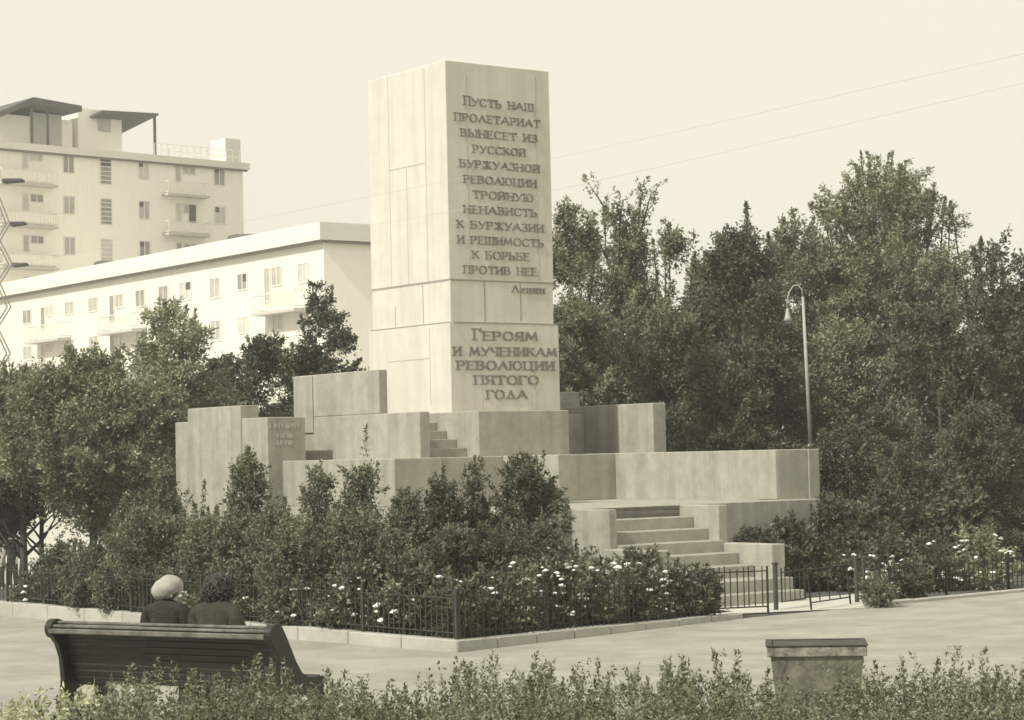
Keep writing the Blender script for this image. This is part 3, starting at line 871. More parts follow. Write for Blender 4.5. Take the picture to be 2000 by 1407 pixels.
def conifer(loc, h, width, label, seed, leafm='needle', name='spruce_tree', group=None, cat='tree', size=.055, whorl=34):
    root = empty(name, loc, 0, label, cat, group)
    trunk_mesh(h*.95, h*.016+.02, 0, 1, seed, M['bark'], root)
    so = []; sd = []; sl = []
    g = random.Random(seed)
    for i in range(whorl):
        t = (i+.5)/whorl; z = h*(.03 + .93*t); rmax = width/2*(1-t)**.75*g.uniform(.85, 1.15) + .08
        for k in range(int(7 + 6*(1-t))):
            an = g.uniform(0, 6.28); r_ = rmax*g.uniform(.75, 1.1)
            for q in (.25, .45, .65, .85):
                if q*r_ < .1 and t < .7: continue
                c_ = (math.cos(an)*r_*q, math.sin(an)*r_*q, z + r_*q*(.25 - .3*q))
                for sgn in (-1, 1, 0):
                    a2 = an + sgn*.7; so.append(c_); sd.append((math.cos(a2), math.sin(a2), .28)); sl.append(r_*.34 + .10)
    so.append((0, 0, h*.93)); sd.append((0, 0, 1)); sl.append(h*.07)
    lf = Leaves().shoots(np.array(so), norm(np.array(sd)), np.array(sl), .11, 24, size)
    lf.build('crown', M[leafm], root, wr=.3)
    return root
def place(px, y, z=0.0): 
    p = base_at(px, y, z); return (p.x, p.y, gz(p.x, p.y) if z == 0 else z)
def hz(px, py, y): return top_z(px, py, y)


tall = [(0, .75), (.2, .95), (.45, 1.0), (.7, .8), (.88, .45), (1, .15)]
cone = [(0, .8), (.2, 1.0), (.45, .85), (.7, .6), (.9, .3), (1, .08)]
p_ = place(1135, 47); tree(p_, hz(1135, 420, 47), 2.2, 'narrow leafy tree close against the right side of the tall pillar', 21, tall, group=GT, spires=7, shoots=430)
p_ = place(1235, 50); tree(p_, hz(1235, 470, 50), 2.8, 'leafy tree with sparse bare-limbed top just right of the tall pillar', 22, tall, 'leafA', group=GT, spires=5, shoots=560, sparse=(13, hz(1235, 560, 50), 2.3))
p_ = place(1335, 48); tree(p_, hz(1330, 465, 48), 2.7, 'medium leafy tree with thin upright twigs behind the lit side wall', 23, tall, 'leafA', group=GT, spires=9, shoots=480, spL=(.6, 1.2), spire_r=.09)
p_ = place(1470, 47); tree(p_, hz(1470, 428, 47), 2.9, 'dark pointed tree between lamp post and the lit side wall', 24, [(0, .8), (.25, 1.0), (.55, .95), (.75, .68), (.9, .38), (1, .10)], 'leafB', group=GT, spires=6, shoots=500)
p_ = place(1185, 51); tree(p_, hz(1185, 420, 51), 2.5, 'pale leafy tree wedged between pillar-side tree and the sparse-topped tree', 19, tall, 'leafA', group=GT, spires=6, shoots=430)
p_ = place(1415, 50); tree(p_, hz(1415, 500, 50), 2.5, 'pale leafy tree filling the dip between the two pointed trees', 20, tall, 'leafA', group=GT, spires=6, shoots=430)
p_ = place(1570, 51); tree(p_, hz(1565, 425, 51), 2.9, 'leafy tree rising directly behind the pale lamp post', 25, tall, 'leafA', group=GT, spires=8, shoots=520)
p_ = place(1740, 52); tree(p_, hz(1735, 338, 52), 4.7, 'tallest and broadest tree on the right, with pointed shoots on its crown', 26, [(0, .75), (.2, .92), (.45, 1.0), (.70, 1.0), (.86, .78), (1, .30)], 'leafA', group=GT, spires=26, shoots=1300, kb=9, per=135, spL=(.45, 1.05))
p_ = place(1945, 46); tree(p_, hz(1950, 462, 46), 3.3, 'dark tree at the right edge beside the tallest tree', 27, tall, 'leafB', group=GT, spires=9, shoots=640)
p_ = place(2090, 50); tree(p_, hz(2060, 470, 50), 3.0, 'dark leafy tree standing beyond the right edge of the view', 28, tall, 'leafB', group=GT, spires=7, shoots=420, per=50)
p_ = place(1655, 47); tree(p_, hz(1650, 640, 47), 2.3, 'lower leafy tree filling in between lamp post and the tallest tree', 29, tall, 'leafA', group=GT, spires=5, shoots=430)
p_ = place(1405, 44); tree(p_, hz(1400, 660, 44), 2.1, 'low dark leafy tree over the end of the lit side wall', 30, tall, 'leafB', group=GT, spires=5, shoots=380)
p_ = place(1850, 44); tree(p_, hz(1850, 620, 44), 2.6, 'dark low tree under the right flank of the tallest tree', 31, tall, 'leafB', group=GT, spires=4, shoots=460)
# tall dark shrubs on the right, in front of the trees
GS = 'tall shrubs right of the monument'
bush = [(0, .8), (.2, 1.0), (.5, .95), (.8, .7), (1, .25)]
def shrub(px, py, y, wpx, label, seed, prof=bush, leafm='leafD', group=None, size=.025, name='shrub', shoots=260, per=95, spires=7, cat='shrub', z=0.0, rad=.11, thr=.25):
    if z == .1 and px < 1400:
        X = (px-1000)/F
        if px < 893: s_ = (X*C0.y - C0.x)/(dl.x - X*dl.y); yk = C0.y + dl.y*s_
        else: s_ = (X*C0.y - C0.x)/(dr.x - X*dr.y); yk = C0.y + dr.y*s_
        y = max(y, yk + (.48 if px < 560 else .26) + wpx*yk/F*.62)
    h = hz(px, py, y) - z
    return tree(place(px, y, z), h, wpx*y/F, label, seed, prof, leafm, shoots, per, size, (.22, .5), rad, 1.1, spires, thr, 0.0, name, group, limbs=6, kb=5, trad=.03, cat=cat, spire_r=.06, spL=(.25, .5))
shrub(1665, 830, 39, 190, 'tall dark shrub hugging the right end of the low terrace wall', 41, bush, 'leafB', GS, .034, shoots=520, per=120, rad=.16)
shrub(1795, 842, 38, 150, 'rounded dense shrub in front of the tallest right tree', 42, bush, 'leafB', GS, .034, shoots=460, per=120, rad=.16)
shrub(1925, 800, 41, 190, 'dark shrub at the right edge behind the clipped hedge', 43, bush, 'leafB', GS, .034, shoots=460, per=120, rad=.16)
shrub(1550, 1030, 33.8, 120, 'low dark shrub below the platform beside the stone steps', 44, bush, 'leafB', GS, .05, shoots=260, rad=.13)
shrub(1615, 985, 34.2, 120, 'dark shrub covering the right end of the platform', 49, bush, 'leafB', GS, .034, shoots=330, rad=.13)
shrub(1488, 1040, 33.2, 100, 'small dark shrub in the shaded corner right of the main steps', 50, bush, 'leafB', GS, .038, shoots=230, rad=.12)
shrub(1720, 930, 36, 170, 'spreading dark shrub between the tall shrubs and the flowering bushes', 45, bush, 'leafB', GS, .05, shoots=420, per=50, rad=.14)
shrub(1850, 950, 36.5, 170, 'dark spreading shrub behind the left end of the clipped hedge', 46, bush, 'leafB', GS, .05, shoots=420, per=50, rad=.14)
shrub(1490, 880, 43.5, 190, 'leafy shrub peeping over the eye-level wall left of the lamp post', 47, bush, 'leafB', GS, .06, shoots=360, rad=.16)
shrub(1370, 845, 43.5, 150, 'leafy shrub against the right end of the lit side wall', 48, bush, 'leafB', GS, .06, shoots=300, rad=.16)

GL = 'trees behind the monument on the left'
p_ = place(638, 47); tree(p_, hz(632, 560, 47) - p_[2], 2.5, 'dark spruce close against the left side of the tall pillar', 51, [(0, .95), (.25, 1), (.5, .82), (.7, .6), (.85, .36), (1, .04)], 'needle', group=GL, spires=6, shoots=900, per=110, size=.040, rad=.15, upw=.45, shootL=(.35, .75), thr=.05, kb=4, name='spruce_tree', spire_r=.09, spL=(.3, .6))
p_ = place(520, 48); tree(p_, hz(500, 650, 48) - p_[2], 2.3, 'dark leafy tree immediately left of the spruce', 52, cone, 'leafB', group=GL, spires=6, shoots=430, spL=(.3, .6))
p_ = place(440, 50); tree(p_, hz(450, 655, 50) - p_[2], 1.7, 'slim dark tree between the spruce and the pale forked tree', 53, cone, 'leafB', group=GL, spires=4, shoots=320, spL=(.3, .6))
p_ = place(345, 45); tree(p_, hz(348, 612, 45) - p_[2], 2.1, 'pale-leaved tree with forked pale stems behind the tall left wall', 54, [(0, .35), (.3, .55), (.55, .9), (.75, 1.0), (.9, .75), (1, .3)], 'leafC', group=GL, spires=8, shoots=330, spL=(.3, .7), bark='pbark', limbs=16, thr=.42, kb=10)
p_ = place(185, 42); tree(p_, hz(170, 722, 42) - p_[2], 2.9, 'broad leafy tree left of the pale forked tree', 55, [(0, .5), (.2, .9), (.5, 1.0), (.75, .85), (.9, .6), (1, .25)], 'leafA', group=GL, spires=10, shoots=660, base=1.6, spL=(.3, .7))
p_ = place(45, 44); tree(p_, hz(60, 735, 44) - p_[2], 2.7, 'leafy tree with bare lower trunk near the left edge', 56, [(0, .7), (.2, .95), (.5, 1.0), (.75, .85), (.9, .6), (1, .25)], 'leafA', group=GL, spires=8, shoots=590, base=1.9, spL=(.3, .7))
p_ = place(84, 47); tree(p_, hz(110, 800, 47) - p_[2], 2.9, 'dark spreading tree on slim trunk behind the leftmost fence panels', 57, [(0, .85), (.25, 1.0), (.6, .9), (.85, .6), (1, .3)], 'leafB', group=GL, spires=4, shoots=520, base=2.25, trad=.075)
p_ = place(-60, 45); tree(p_, hz(-40, 740, 45) - p_[2], 2.4, 'dark tree standing just outside the left edge', 58, tall, 'leafB', group=GL, spires=4, shoots=360, base=1.2)
p_ = place(258, 46); tree(p_, hz(262, 790, 46) - p_[2], 1.7, 'small pale tree in front of the gap left of the tall wall', 59, bush, 'leafC', group=GL, spires=5, shoots=260, base=.5, bark='pbark', thr=.45)

# shrubs inside the fence, in front of the monument
GF = 'young shrubs in front of the monument'
young = [(0, .8), (.2, 1.0), (.42, .82), (.62, .5), (.8, .30), (.93, .15), (1, .03)]
SHR = [
 (130, 1070, 32.5, 120, 'dense rounded shrub at the left end of the planting', bush, 'leafD'),
 (262, 985, 31.5, 120, 'broad shrub second from the left end of the planting', young, 'leafD'),
 (322, 905, 31.5, 120, 'upright shrub at the foot of the tall left wall', young, 'leafD'),
 (400, 950, 30.5, 140, 'leafy shrub in front of the tall left wall', young, 'leafD'),
 (488, 890, 30, 120, 'pointed shrub in front of the block with the worn inscription', young, 'leafD'),
 (560, 985, 29, 140, 'low shrub under the corner of the inscribed block', young, 'leafD'),
 (628, 915, 29.5, 130, 'bushy shrub left of the tallest young shrub', young, 'leafD'),
 (718, 850, 29.5, 150, 'tallest young shrub, covering the corner of the lit terrace wall', young, 'leafD'),
 (800, 965, 28.5, 110, 'smaller shrub just right of the tallest young shrub', young, 'leafD'),
 (868, 925, 29.2, 120, 'slender shrub with two tips before the shaded terrace wall', young, 'leafB'),
 (930, 905, 29.6, 100, 'dark shrub below the small flight of steps', young, 'leafB'),
 (1035, 902, 29.3, 105, 'dark columnar shrub before the projecting wall end', [(0, .7), (.2, .95), (.5, .9), (.8, .8), (1, .35)], 'leafB'),
 (1108, 1005, 29, 80, 'small spiky shrub beside the left cheek of the main steps', young, 'leafB'),
]
for i, (px, py, y, wp, lb, pr, lm) in enumerate(SHR):
    shrub(px, py, y, wp*1.12, lb, 61+i, pr, lm, GF, shoots=320, per=92, z=.1)
GM = 'low undergrowth shrubs along the front bed'
LOW = [(195, 1066, 29.6, 'first low shrub from the left along the inner fence bed'), (290, 1000, 28.6, 'low shrub behind the pale-hatted sitter'), (425, 1000, 28.0, 'low shrub behind the dark-haired sitter'),
 (525, 990, 27.4, 'low shrub over the right end of the bench'), (605, 1005, 27.2, 'low shrub below the bushy shrub left of the tallest one'), (690, 1005, 27.3, 'low shrub at the foot of the tallest young shrub'),
 (785, 1030, 26.9, 'dark low shrub right of the tallest young shrub foot'), (875, 1035, 26.9, 'dark low shrub under the slender two-tipped shrub'), (975, 1035, 27.2, 'dark low shrub under the columnar shrub'), (1060, 1040, 27.6, 'dark low shrub beneath the spiky shrub by the steps')]
for i, (px, py, y, lb) in enumerate(LOW):
    shrub(px, py, y, 165, lb, 81+i, bush, 'leafD' if i < 7 else 'leafB', GM, shoots=260, per=90, z=.1, spires=9)
# flowering bushes with white blooms
def bloom_mb(b, p, r):
    g = random
    b.ball(p, r*.62, r*.62, r*.5, 6, 4)
    for k in range(6):
        an = k*1.047 + g.uniform(-.3, .3); q = (p[0]+math.cos(an)*r*.55, p[1]+math.sin(an)*r*.55, p[2]+g.uniform(-.2, .15)*r)
        b.ball(q, r*.5, r*.5, r*.28, 5, 3)
def rose(px, py, y, wpx, label, seed, nb, leafm='leafD', group='white flowering bushes inside the fence', z=.1):
    root = shrub(px, py, y, wpx, label, seed, bush, leafm, group, .034, 'flowering_bush', 170, 40, 6, 'bush', z)
    y = root.location.y
    g = random.Random(seed); h = hz(px, py, y) - z; R0 = wpx*y/F/2
    b = MB()
    for i in range(int(nb*1.6)):
        an = g.uniform(math.pi*.95, math.pi*2.05); t = g.uniform(.12, .93)
        rr_ = R0*float(np.interp(t, [p[0] for p in bush], [p[1] for p in bush]))*g.uniform(.95, 1.15)
        c = (math.cos(an)*rr_, math.sin(an)*rr_, t*h + .02)
        for q in range(g.choice((1, 1, 2))):
            bloom_mb(b, (c[0]+g.uniform(-.05, .05)*q, c[1], c[2]+g.uniform(-.05, .05)*q), g.uniform(.024, .052))
    b.build('blossoms', M['petal'], root, smooth=True)
    return root
ROSES = [(600, 1135, 26.2, 120, 'flowering bush behind the fence right of the bench end', 6), (700, 1120, 25.9, 110, 'white flowering bush behind the left fence, midway from bench to corner', 9), (790, 1105, 25.7, 110, 'white flowering bush left of the fence corner', 11),
 (870, 1120, 25.7, 90, 'flowering bush with large white cluster behind the fence corner', 11), (985, 1100, 26.0, 110, 'loose flowering bush first right of the fence corner', 12), (1085, 1085, 26.6, 115, 'tall flowering bush topped by a bright white cluster', 14),
 (1175, 1095, 27.0, 110, 'flowering bush below the left low block of the steps', 12), (1255, 1090, 27.5, 115, 'flowering bush against the left low block of the steps', 11), (1325, 1115, 27.9, 90, 'flowering bush nearest the open gate on its left', 6),
 (505, 1130, 26.7, 110, 'sparse flowering bush behind the right sitter', 6), (110, 1125, 30.3, 130, 'low bush with few white blooms at far left of the fence', 6)]
for i, (px, py, y, wp, lb, nb) in enumerate(ROSES):
    rose(px, py, y, wp, lb, 101+i, nb)
shrub(915, 1155, 25.3, 125, 'small dark rounded bush right at the fence corner', 121, bush, 'leafB', None, .034, shoots=200, z=.1, spires=0)
shrub(1352, 1128, 27.6, 95, 'small dark rounded bush at the left gate leaf', 122, bush, 'leafB', None, .034, shoots=170, z=.1, spires=0)
GR = 'white flowering bushes right of the gate'
rose(1660, 1078, 33.6, 100, 'flowering bush just behind the leaning gate leaf', 131, 8, 'leafB', GR, 0.0)
rose(1735, 1066, 32.8, 90, 'flowering bush between leaning gate leaf and clipped hedge', 132, 10, 'leafB', GR, 0.0)
rose(1762, 1108, 31.2, 80, 'low bush with trailing pale blooms at the end of the clipped hedge', 133, 10, 'leafB', GR, 0.0)
rose(1835, 1045, 33.0, 80, 'flowering bush rising behind the middle of the clipped hedge', 134, 6, 'leafB', GR, 0.0)
rose(1920, 1035, 33.2, 110, 'flowering bush with pale heads above the hedge near the right edge', 135, 14, 'leafC', GR, 0.0)
shrub(1722, 1160, 29.7, 50, 'tiny low leafy plant at the foot of the right gate post', 136, [(0, 1), (.4, .9), (1, .4)], 'leafD', None, .03, 'low_plant', 90, 30, 0, 'plant', 0.0)

def hedge_box(name, a, bpt, dep, h0, label, m, n, size, cat='hedge', seedv=5, per=34, shootL=(.16, .34), rad=.045, hf=None, cones=0):
    """clipped or loose hedge between two ground points (front edge), dep metres deep"""
    d = (bpt - a); L = d.length; d.normalize(); nn = Vector((-d.y, d.x, 0))
    rz = math.atan2(d.y, d.x)
    root = empty(name, a, rz, label, cat)
    o = np.stack([RNG.uniform(0, L, n), RNG.uniform(0, dep, n), RNG.random(n)**.45], 1)
    hs = np.array([hf(x, y) if hf else h0 for x, y in o[:, :2]])
    o[:, 2] *= hs*.86
    edge = RNG.random(n) < .3
    o[edge, 1] = np.where(RNG.random(edge.sum()) < .6, 0.02, dep)
    dd = norm(np.stack([RNG.normal(size=n)*.28, RNG.normal(size=n)*.28, np.ones(n)], 1))
    LL = RNG.uniform(*shootL, n)
    o[:, 2] = np.clip(o[:, 2] - LL*.35, .02, None)
    lf = Leaves().shoots(o, dd, LL, rad, per, size, tp=.6)
    if cones:
        co = np.stack([RNG.uniform(0, L, cones), RNG.uniform(.2*dep, dep, cones), np.zeros(cones)], 1)
        co[:, 2] = [((hf(x, y) if hf else h0) - .22) for x, y in co[:, :2]]
        cd = norm(np.stack([RNG.normal(size=cones)*.10, RNG.normal(size=cones)*.10, np.ones(cones)], 1))
        lf.shoots(co, cd, RNG.uniform(.20, .38, cones), .075, 120, size*.95, tp=.9)
    lf.build('foliage', M[m], root, wr=.42, upb=.6)
    b = MB(); g = random.Random(seedv)
    for i in range(int(L*5)):
        x = g.uniform(0, L); y = g.uniform(.15*dep, .85*dep); hh = (hf(x, y) if hf else h0)*.8
        b.tube([(x, y, 0), (x+g.uniform(-.06, .06), y, hh*.5), (x+g.uniform(-.1, .1), y, hh)], [.012, .009, .003], 4)
    tag(b.build('stems', M['bark'], root), kind='stuff')
    return root
ha = at_z(1785, 1142, 0); hb = ha + drr*7
hedge_box('clipped_hedge', Vector((ha.x, ha.y, 0)) + nrr*.35, Vector((hb.x, hb.y, 0)) + nrr*.35, .8, .62, 'low clipped hedge with a few white blooms behind the right fence', 'leafB', 900, .032, per=40)

# foreground hedge
def fg_h(x, y):
    X = x - 5.0
    return .955 + .015*math.exp(-((X+2.0)/.7)**4) - .06*math.exp(-((X-1.55)/.28)**2) + .055*math.exp(-((X+1.05)/.35)**2) + .05*math.sin(2.3*X+.4) + .04*math.sin(5.1*X+1.3+y) + .03*math.sin(11*X)
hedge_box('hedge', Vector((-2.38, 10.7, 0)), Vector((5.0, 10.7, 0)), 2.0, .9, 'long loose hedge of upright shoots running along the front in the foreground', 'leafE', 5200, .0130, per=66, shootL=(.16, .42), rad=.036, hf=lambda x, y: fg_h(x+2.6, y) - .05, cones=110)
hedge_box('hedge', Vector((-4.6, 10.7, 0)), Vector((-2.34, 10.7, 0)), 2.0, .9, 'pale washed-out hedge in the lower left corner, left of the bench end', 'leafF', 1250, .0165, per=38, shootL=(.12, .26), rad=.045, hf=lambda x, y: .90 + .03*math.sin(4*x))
# pale paved yard seen under the left trees, widened to bounce light on facades
yb = MB(); xs_ = [-110, -60, -40] + [-37.5 + 2.5*i for i in range(15)] + [0, 6]; ys_ = [60, 80, 110, 150, 230]
yb.v = [(x, y, gz(x, y)) for y in ys_ for x in xs_]; nx_ = len(xs_)
yb.f = [(j*nx_+i, j*nx_+i+1, (j+1)*nx_+i+1, (j+1)*nx_+i) for j in range(len(ys_)-1) for i in range(nx_-1)]
tag(yb.build('yard', M['entry']), kind='structure')
# paved entry between gate and steps
eA = at_z(1375, 1203, 0); eB = at_z(1690, 1188, 0)
vb = ORG + U*(uC1-.1) + V*(vEnd+.2); vb2 = ORG + U*(uS1+.5) + V*(vEnd+.2)
sheet('entry_path', [(eA.x, eA.y), (eB.x, eB.y), (vb2.x + 1.2, vb2.y + 1.0), (vb2.x, vb2.y), (vb.x, vb.y)], .004, M['entry'])
# planting bed inside the kerbs
bedA = C0 + nl*.16 + dl*.2; 
sheet('planting_bed', [(C0.x, C0.y + .2), ((CR + nr*.16).x, (CR + nr*.16).y), (vb.x, vb.y), (ORG + U*uPl + V*VE).to_tuple()[:2], (ORG + U*(uPl) + V*3).to_tuple()[:2], ((C0 + dl*14 + nl*.1).x, (C0 + dl*14 + nl*.1).y)], .085, M['soil'])

# fallen leaves and grit on the path
n_ = 900
lx = RNG.uniform(-7, 9, n_); ly = RNG.uniform(13.2, 30, n_)
inside = np.array([(Vector((x, y, 0)) - C0).dot(nl) < -.05 or (Vector((x, y, 0)) - C0).dot(nr) < -.05 for x, y in zip(lx, ly)])
edge_ = np.array([min(abs((Vector((x, y, 0)) - C0).dot(nl)), abs((Vector((x, y, 0)) - C0).dot(nr))) < RNG.uniform(0, 3.0) or RNG.random() < .3 for x, y in zip(lx, ly)])
ok_ = inside & edge_
lt = Leaves(); lt.c.append(np.stack([lx[ok_], ly[ok_], np.full(ok_.sum(), .012)], 1)); an_ = RNG.uniform(0, 6.28, ok_.sum())
lt.a.append(np.stack([np.cos(an_), np.sin(an_), an_*0], 1)); lt.sz.append(RNG.uniform(.008, .022, ok_.sum()))
tag(lt.build('leaf_litter', M['leafB'], None, upb=6.0), kind='stuff')

# ------------------------------------------------------------------ fences
def fence(name, a, d, L, n_in, zf, h, step, post_every, label, m, group=None, wob=.01, lean=0.0, cat='fence'):
    """picket fence from a along d; zf(s) gives the foot height"""
    root = empty(name, a + n_in, math.atan2(d.y, d.x), label, cat, group)
    np_ = max(1, round(L/post_every))
    for i in range(np_+1):
        s_ = L*i/np_
        MB().box(s_-.015, s_+.015, -.015, .015, zf(s_)-.12, zf(s_)+h+.01).build('post', m, root)
    g = random.Random(int(L*100))
    for i in range(np_):
        b = MB(); s0 = L*i/np_ + .023; s1 = L*(i+1)/np_ - .023
        for zz in (.07, h-.10):
            b.hexa([(s0,-.008,zf(s0)+zz),(s1,-.008,zf(s1)+zz),(s1,.008,zf(s1)+zz),(s0,.008,zf(s0)+zz),(s0,-.008,zf(s0)+zz+.010),(s1,-.008,zf(s1)+zz+.010),(s1,.008,zf(s1)+zz+.010),(s0,.008,zf(s0)+zz+.010)])
        k = int((s1-s0)/step)
        for j in range(k):
            x = s0 + (j+.5)*(s1-s0)/k; w2_ = g.uniform(-wob, wob)
            b.tube([(x, -.018, zf(x)+.01), (x+w2_, -.018, zf(x)+h)], [.0085, .0085], 5)
        b.build('picket_panel', m, root)
    return root
zl = lambda s_: .135 + .105*s_/14 - .004
fence('fence', C0 + dl*.12, dl, 13.6, nl*.10, zl, .56, .095, 1.7, 'low iron picket fence in a sunlit tone along the long left kerb behind the bench', M['sunlit_iron'], 'low iron fences')
zr_ = lambda s_: .135 - .065*s_/(CR-C0).length - .004
Lr = (at_z(1385, 1216, 0) - C0).length
fence('fence', C0 + dr*.14, dr, Lr-.14, nr*.10, zr_, .56, .10, 1.5, 'low iron picket fence on the right kerb, corner to gate', M['iron'], 'low iron fences')
fr0 = at_z(1728, 1178, 0)
fence('fence', Vector((fr0.x, fr0.y, 0)), drr, 9, nrr*.08, lambda s_: .045, .52, .11, 1.5, 'low iron picket fence below the clipped hedge on the right', M['iron'], 'low iron fences')
def leaf_gate(label, ax, ay, bx, by, h, nb, lean, feet=True, thick=.012):
    A_ = at_z(ax, ay, 0); B_ = at_z(bx, by, 0); d = (B_-A_); L = d.length; d.normalize()
    root = empty('gate', A_, math.atan2(d.y, d.x), label, 'gate', 'open gate leaves of the low fence')
    b = MB()
    for x in (0.012, L-.012):
        b.tube([(x, 0, .0 if feet else .09), (x+lean, 0, h)], thick*1.3, 6)
    b.tube([(.012, 0, .10), (L-.012, 0, .10)], thick*.9, 6)
    b.tube([(.012+lean*.9, 0, h*.90), (L-.012+lean*.9, 0, h*.90)], thick*.8, 6)
    b.build('gate_frame', M['iron'], root)
    b = MB()
    for j in range(1, nb):
        x = L*j/nb + random.uniform(-.012, .012)
        b.tube([(x, 0.012, .10), (x+lean*random.uniform(.8, 1.25), .012, h*random.uniform(.95, 1.04))], thick*.75, 5)
    b.build('bars', M['iron'], root)
leaf_gate('straight gate leaf of tall bars before the steps, joined to the left fence', 1394, 1204, 1502, 1199, .64, 9, 0.0)
leaf_gate('short gate leaf of thin bars just right of the thick gate post', 1527, 1190, 1574, 1183, .56, 5, 0.0, False, .010)
leaf_gate('bent gate leaf leaning over beside the right gate post', 1584, 1192, 1662, 1180, .62, 4, -.10)
def gpost(px, py, r, h, label):
    p = at_z(px, py, 0)
    root = empty('gate_post', p, .6, label, 'post', 'gate posts')
    MB().box(-r, r, -r, r, -.05, h).build('shaft', M['rust'], root, bevel=.006)
    b = MB(); b.box(-r*1.25, r*1.25, -r*1.25, r*1.25, h+.0005, h+.03); b.build('cap', M['rust'], root)
gpost(1516, 1192, .026, .62, 'thick dark gate post between the straight and the short gate leaf')
gpost(1674, 1177, .026, .62, 'dark gate post on the right, behind the bent gate leaf')
gpost(1689, 1184, .018, .62, 'thin dark stake beside the right gate post')

# ------------------------------------------------------------------ bench
bR = base_at(548, 17.05); bL = base_at(112, 18.25)
bdir = (bR - bL); BL = bdir.length; bdir.normalize()
face = Vector((-bdir.y, bdir.x, 0))             # where the sitters look
bench = empty('park_bench', bL, math.atan2(bdir.y, bdir.x), 'dark slatted park bench with rolled back, seen from behind, two women seated on it', 'bench')
# profile in (y, z): y towards the sitters' view, back top at y=0
def prof_pt(t):
    pts = [(.02, .86), (.07, .72), (.12, .58), (.155, .48), (.22, .425), (.34, .42), (.46, .43), (.56, .44), (.60, .42)]
    i = min(int(t*(len(pts)-1)), len(pts)-2); f = t*(len(pts)-1)-i
    a, b = pts[i], pts[i+1]
    return (a[0]+(b[0]-a[0])*f, a[1]+(b[1]-a[1])*f)
def slat(b, p, q, th, x0, x1):
    d = Vector((q[0]-p[0], q[1]-p[1])).normalized(); n = Vector((-d.y, d.x))*th
    b.hexa([(x0,p[0],p[1]),(x1,p[0],p[1]),(x1,q[0],q[1]),(x0,q[0],q[1]),(x0,p[0]+n.x,p[1]+n.y),(x1,p[0]+n.x,p[1]+n.y),(x1,q[0]+n.x,q[1]+n.y),(x0,q[0]+n.x,q[1]+n.y)])
b = MB(); ns = 7
bp = [(.02, .80), (.065, .69), (.105, .58), (.145, .47), (.175, .36)]
for i in range(4):
    p = Vector(bp[i]); q = Vector(bp[i+1]); dd = (q-p)
    for h_ in (0, .5):
        a_ = p + dd*(h_+.02); c_ = p + dd*(h_+.48)
        slat(b, a_, c_, .022, .04, BL-.04)
b.build('backrest', M['bench'], bench, bevel=.004)
b = MB()
for i in range(7):
    y0 = .18 + i*.062; z0 = .425 + .02*abs(i-2)/4
    b.box(.04, BL-.04, y0, y0+.052, z0-.012, z0+.012)
b.build('seat', M['bench'], bench, bevel=.004)
b = MB()
b.box(.02, BL-.05, -.105, -.05, .842, .868); 
b.build('top_rail', M['bench_top'], bench, bevel=.008)
b = MB(); b.box(.02, BL-.05, -.045, .01, .868, .894); b.build('top_rail', M['bench_top'], bench, bevel=.008)
b = MB(); b.box(.02, BL-.05, -.128, -.108, .795, .838); b.build('top_rail', M['bench_top'], bench, bevel=.008)
b = MB(); b.box(.03, BL-.05, -.10, .02, .80, .838); b.build('back_roll', M['bench'], bench)
for x in (-.012, BL-.055):
    b = MB(); b.tube([(x, -.045, .832), (x+.067, -.045, .832)], .083, 20); b.build('scroll', M['bench'], bench)
def end_panel(x0, x1):
    pr = [(-.12,.80),(-.125,.84),(-.10,.88),(-.05,.905),(.01,.905),(.055,.885),(.10,.82),(.16,.72),(.23,.60),(.31,.50),(.40,.46),(.58,.45),(.62,.43),(.60,.38),(.58,.2),(.60,.0),(.50,.0),(.48,.2),(.44,.30),(.30,.33),(.20,.30),(.14,.18),(.10,.0),(-.02,.0),(.02,.2),(.04,.40),(.02,.58),(-.03,.70)]
    b = MB(); n = len(pr)
    b.v = [(x0, y, z) for y, z in pr] + [(x1, y, z) for y, z in pr]
    b.f = [tuple(range(n)), tuple(range(2*n-1, n-1, -1))] + [(i, i+n, (i+1) % n + n, (i+1) % n) for i in range(n)]
    return b.build('end_frame', M['bench'], bench, bevel=.006)
end_panel(0, .05); end_panel(BL-.06, BL)
MB().box(BL*.5-.02, BL*.5+.02, .20, .56, .0, .40).build('centre_support', M['bench'], bench)

# ------------------------------------------------------------------ people
def skin_mesh(name, nodes, edges, m, parent, sub=2, extra=None, root=0):
    me = bpy.data.meshes.new(name)
    me.from_pydata([n[0] for n in nodes], edges, [])
    o = bpy.data.objects.new(name, me); COL.objects.link(o)
    md = o.modifiers.new('skin', 'SKIN'); md.use_smooth_shade = True; md.branch_smoothing = .6
    if not me.skin_vertices: 
        bm = bmesh.new(); bm.from_mesh(me); bm.verts.layers.skin.verify(); bm.to_mesh(me); bm.free()
    for i, n in enumerate(nodes):
        r = n[1]; sv = me.skin_vertices[0].data[i]
        sv.radius = r if isinstance(r, tuple) else (r, r); sv.use_root = (i == root)
    ss = o.modifiers.new('sub', 'SUBSURF'); ss.levels = sub; ss.render_levels = sub
    bpy.context.view_layer.update()
    ev = o.evaluated_get(bpy.context.evaluated_depsgraph_get())
    bm = bmesh.new(); bm.from_mesh(ev.to_mesh())
    if extra:
        t = bpy.data.meshes.new('t'); t.from_pydata(extra.v, [], extra.f); bm.from_mesh(t)
    for f in bm.faces: f.smooth = True
    m2 = bpy.data.meshes.new(name); bm.to_mesh(m2); bm.free(); m2.materials.append(m)
    bpy.data.objects.remove(o)
    return put(bpy.data.objects.new(name, m2), parent)
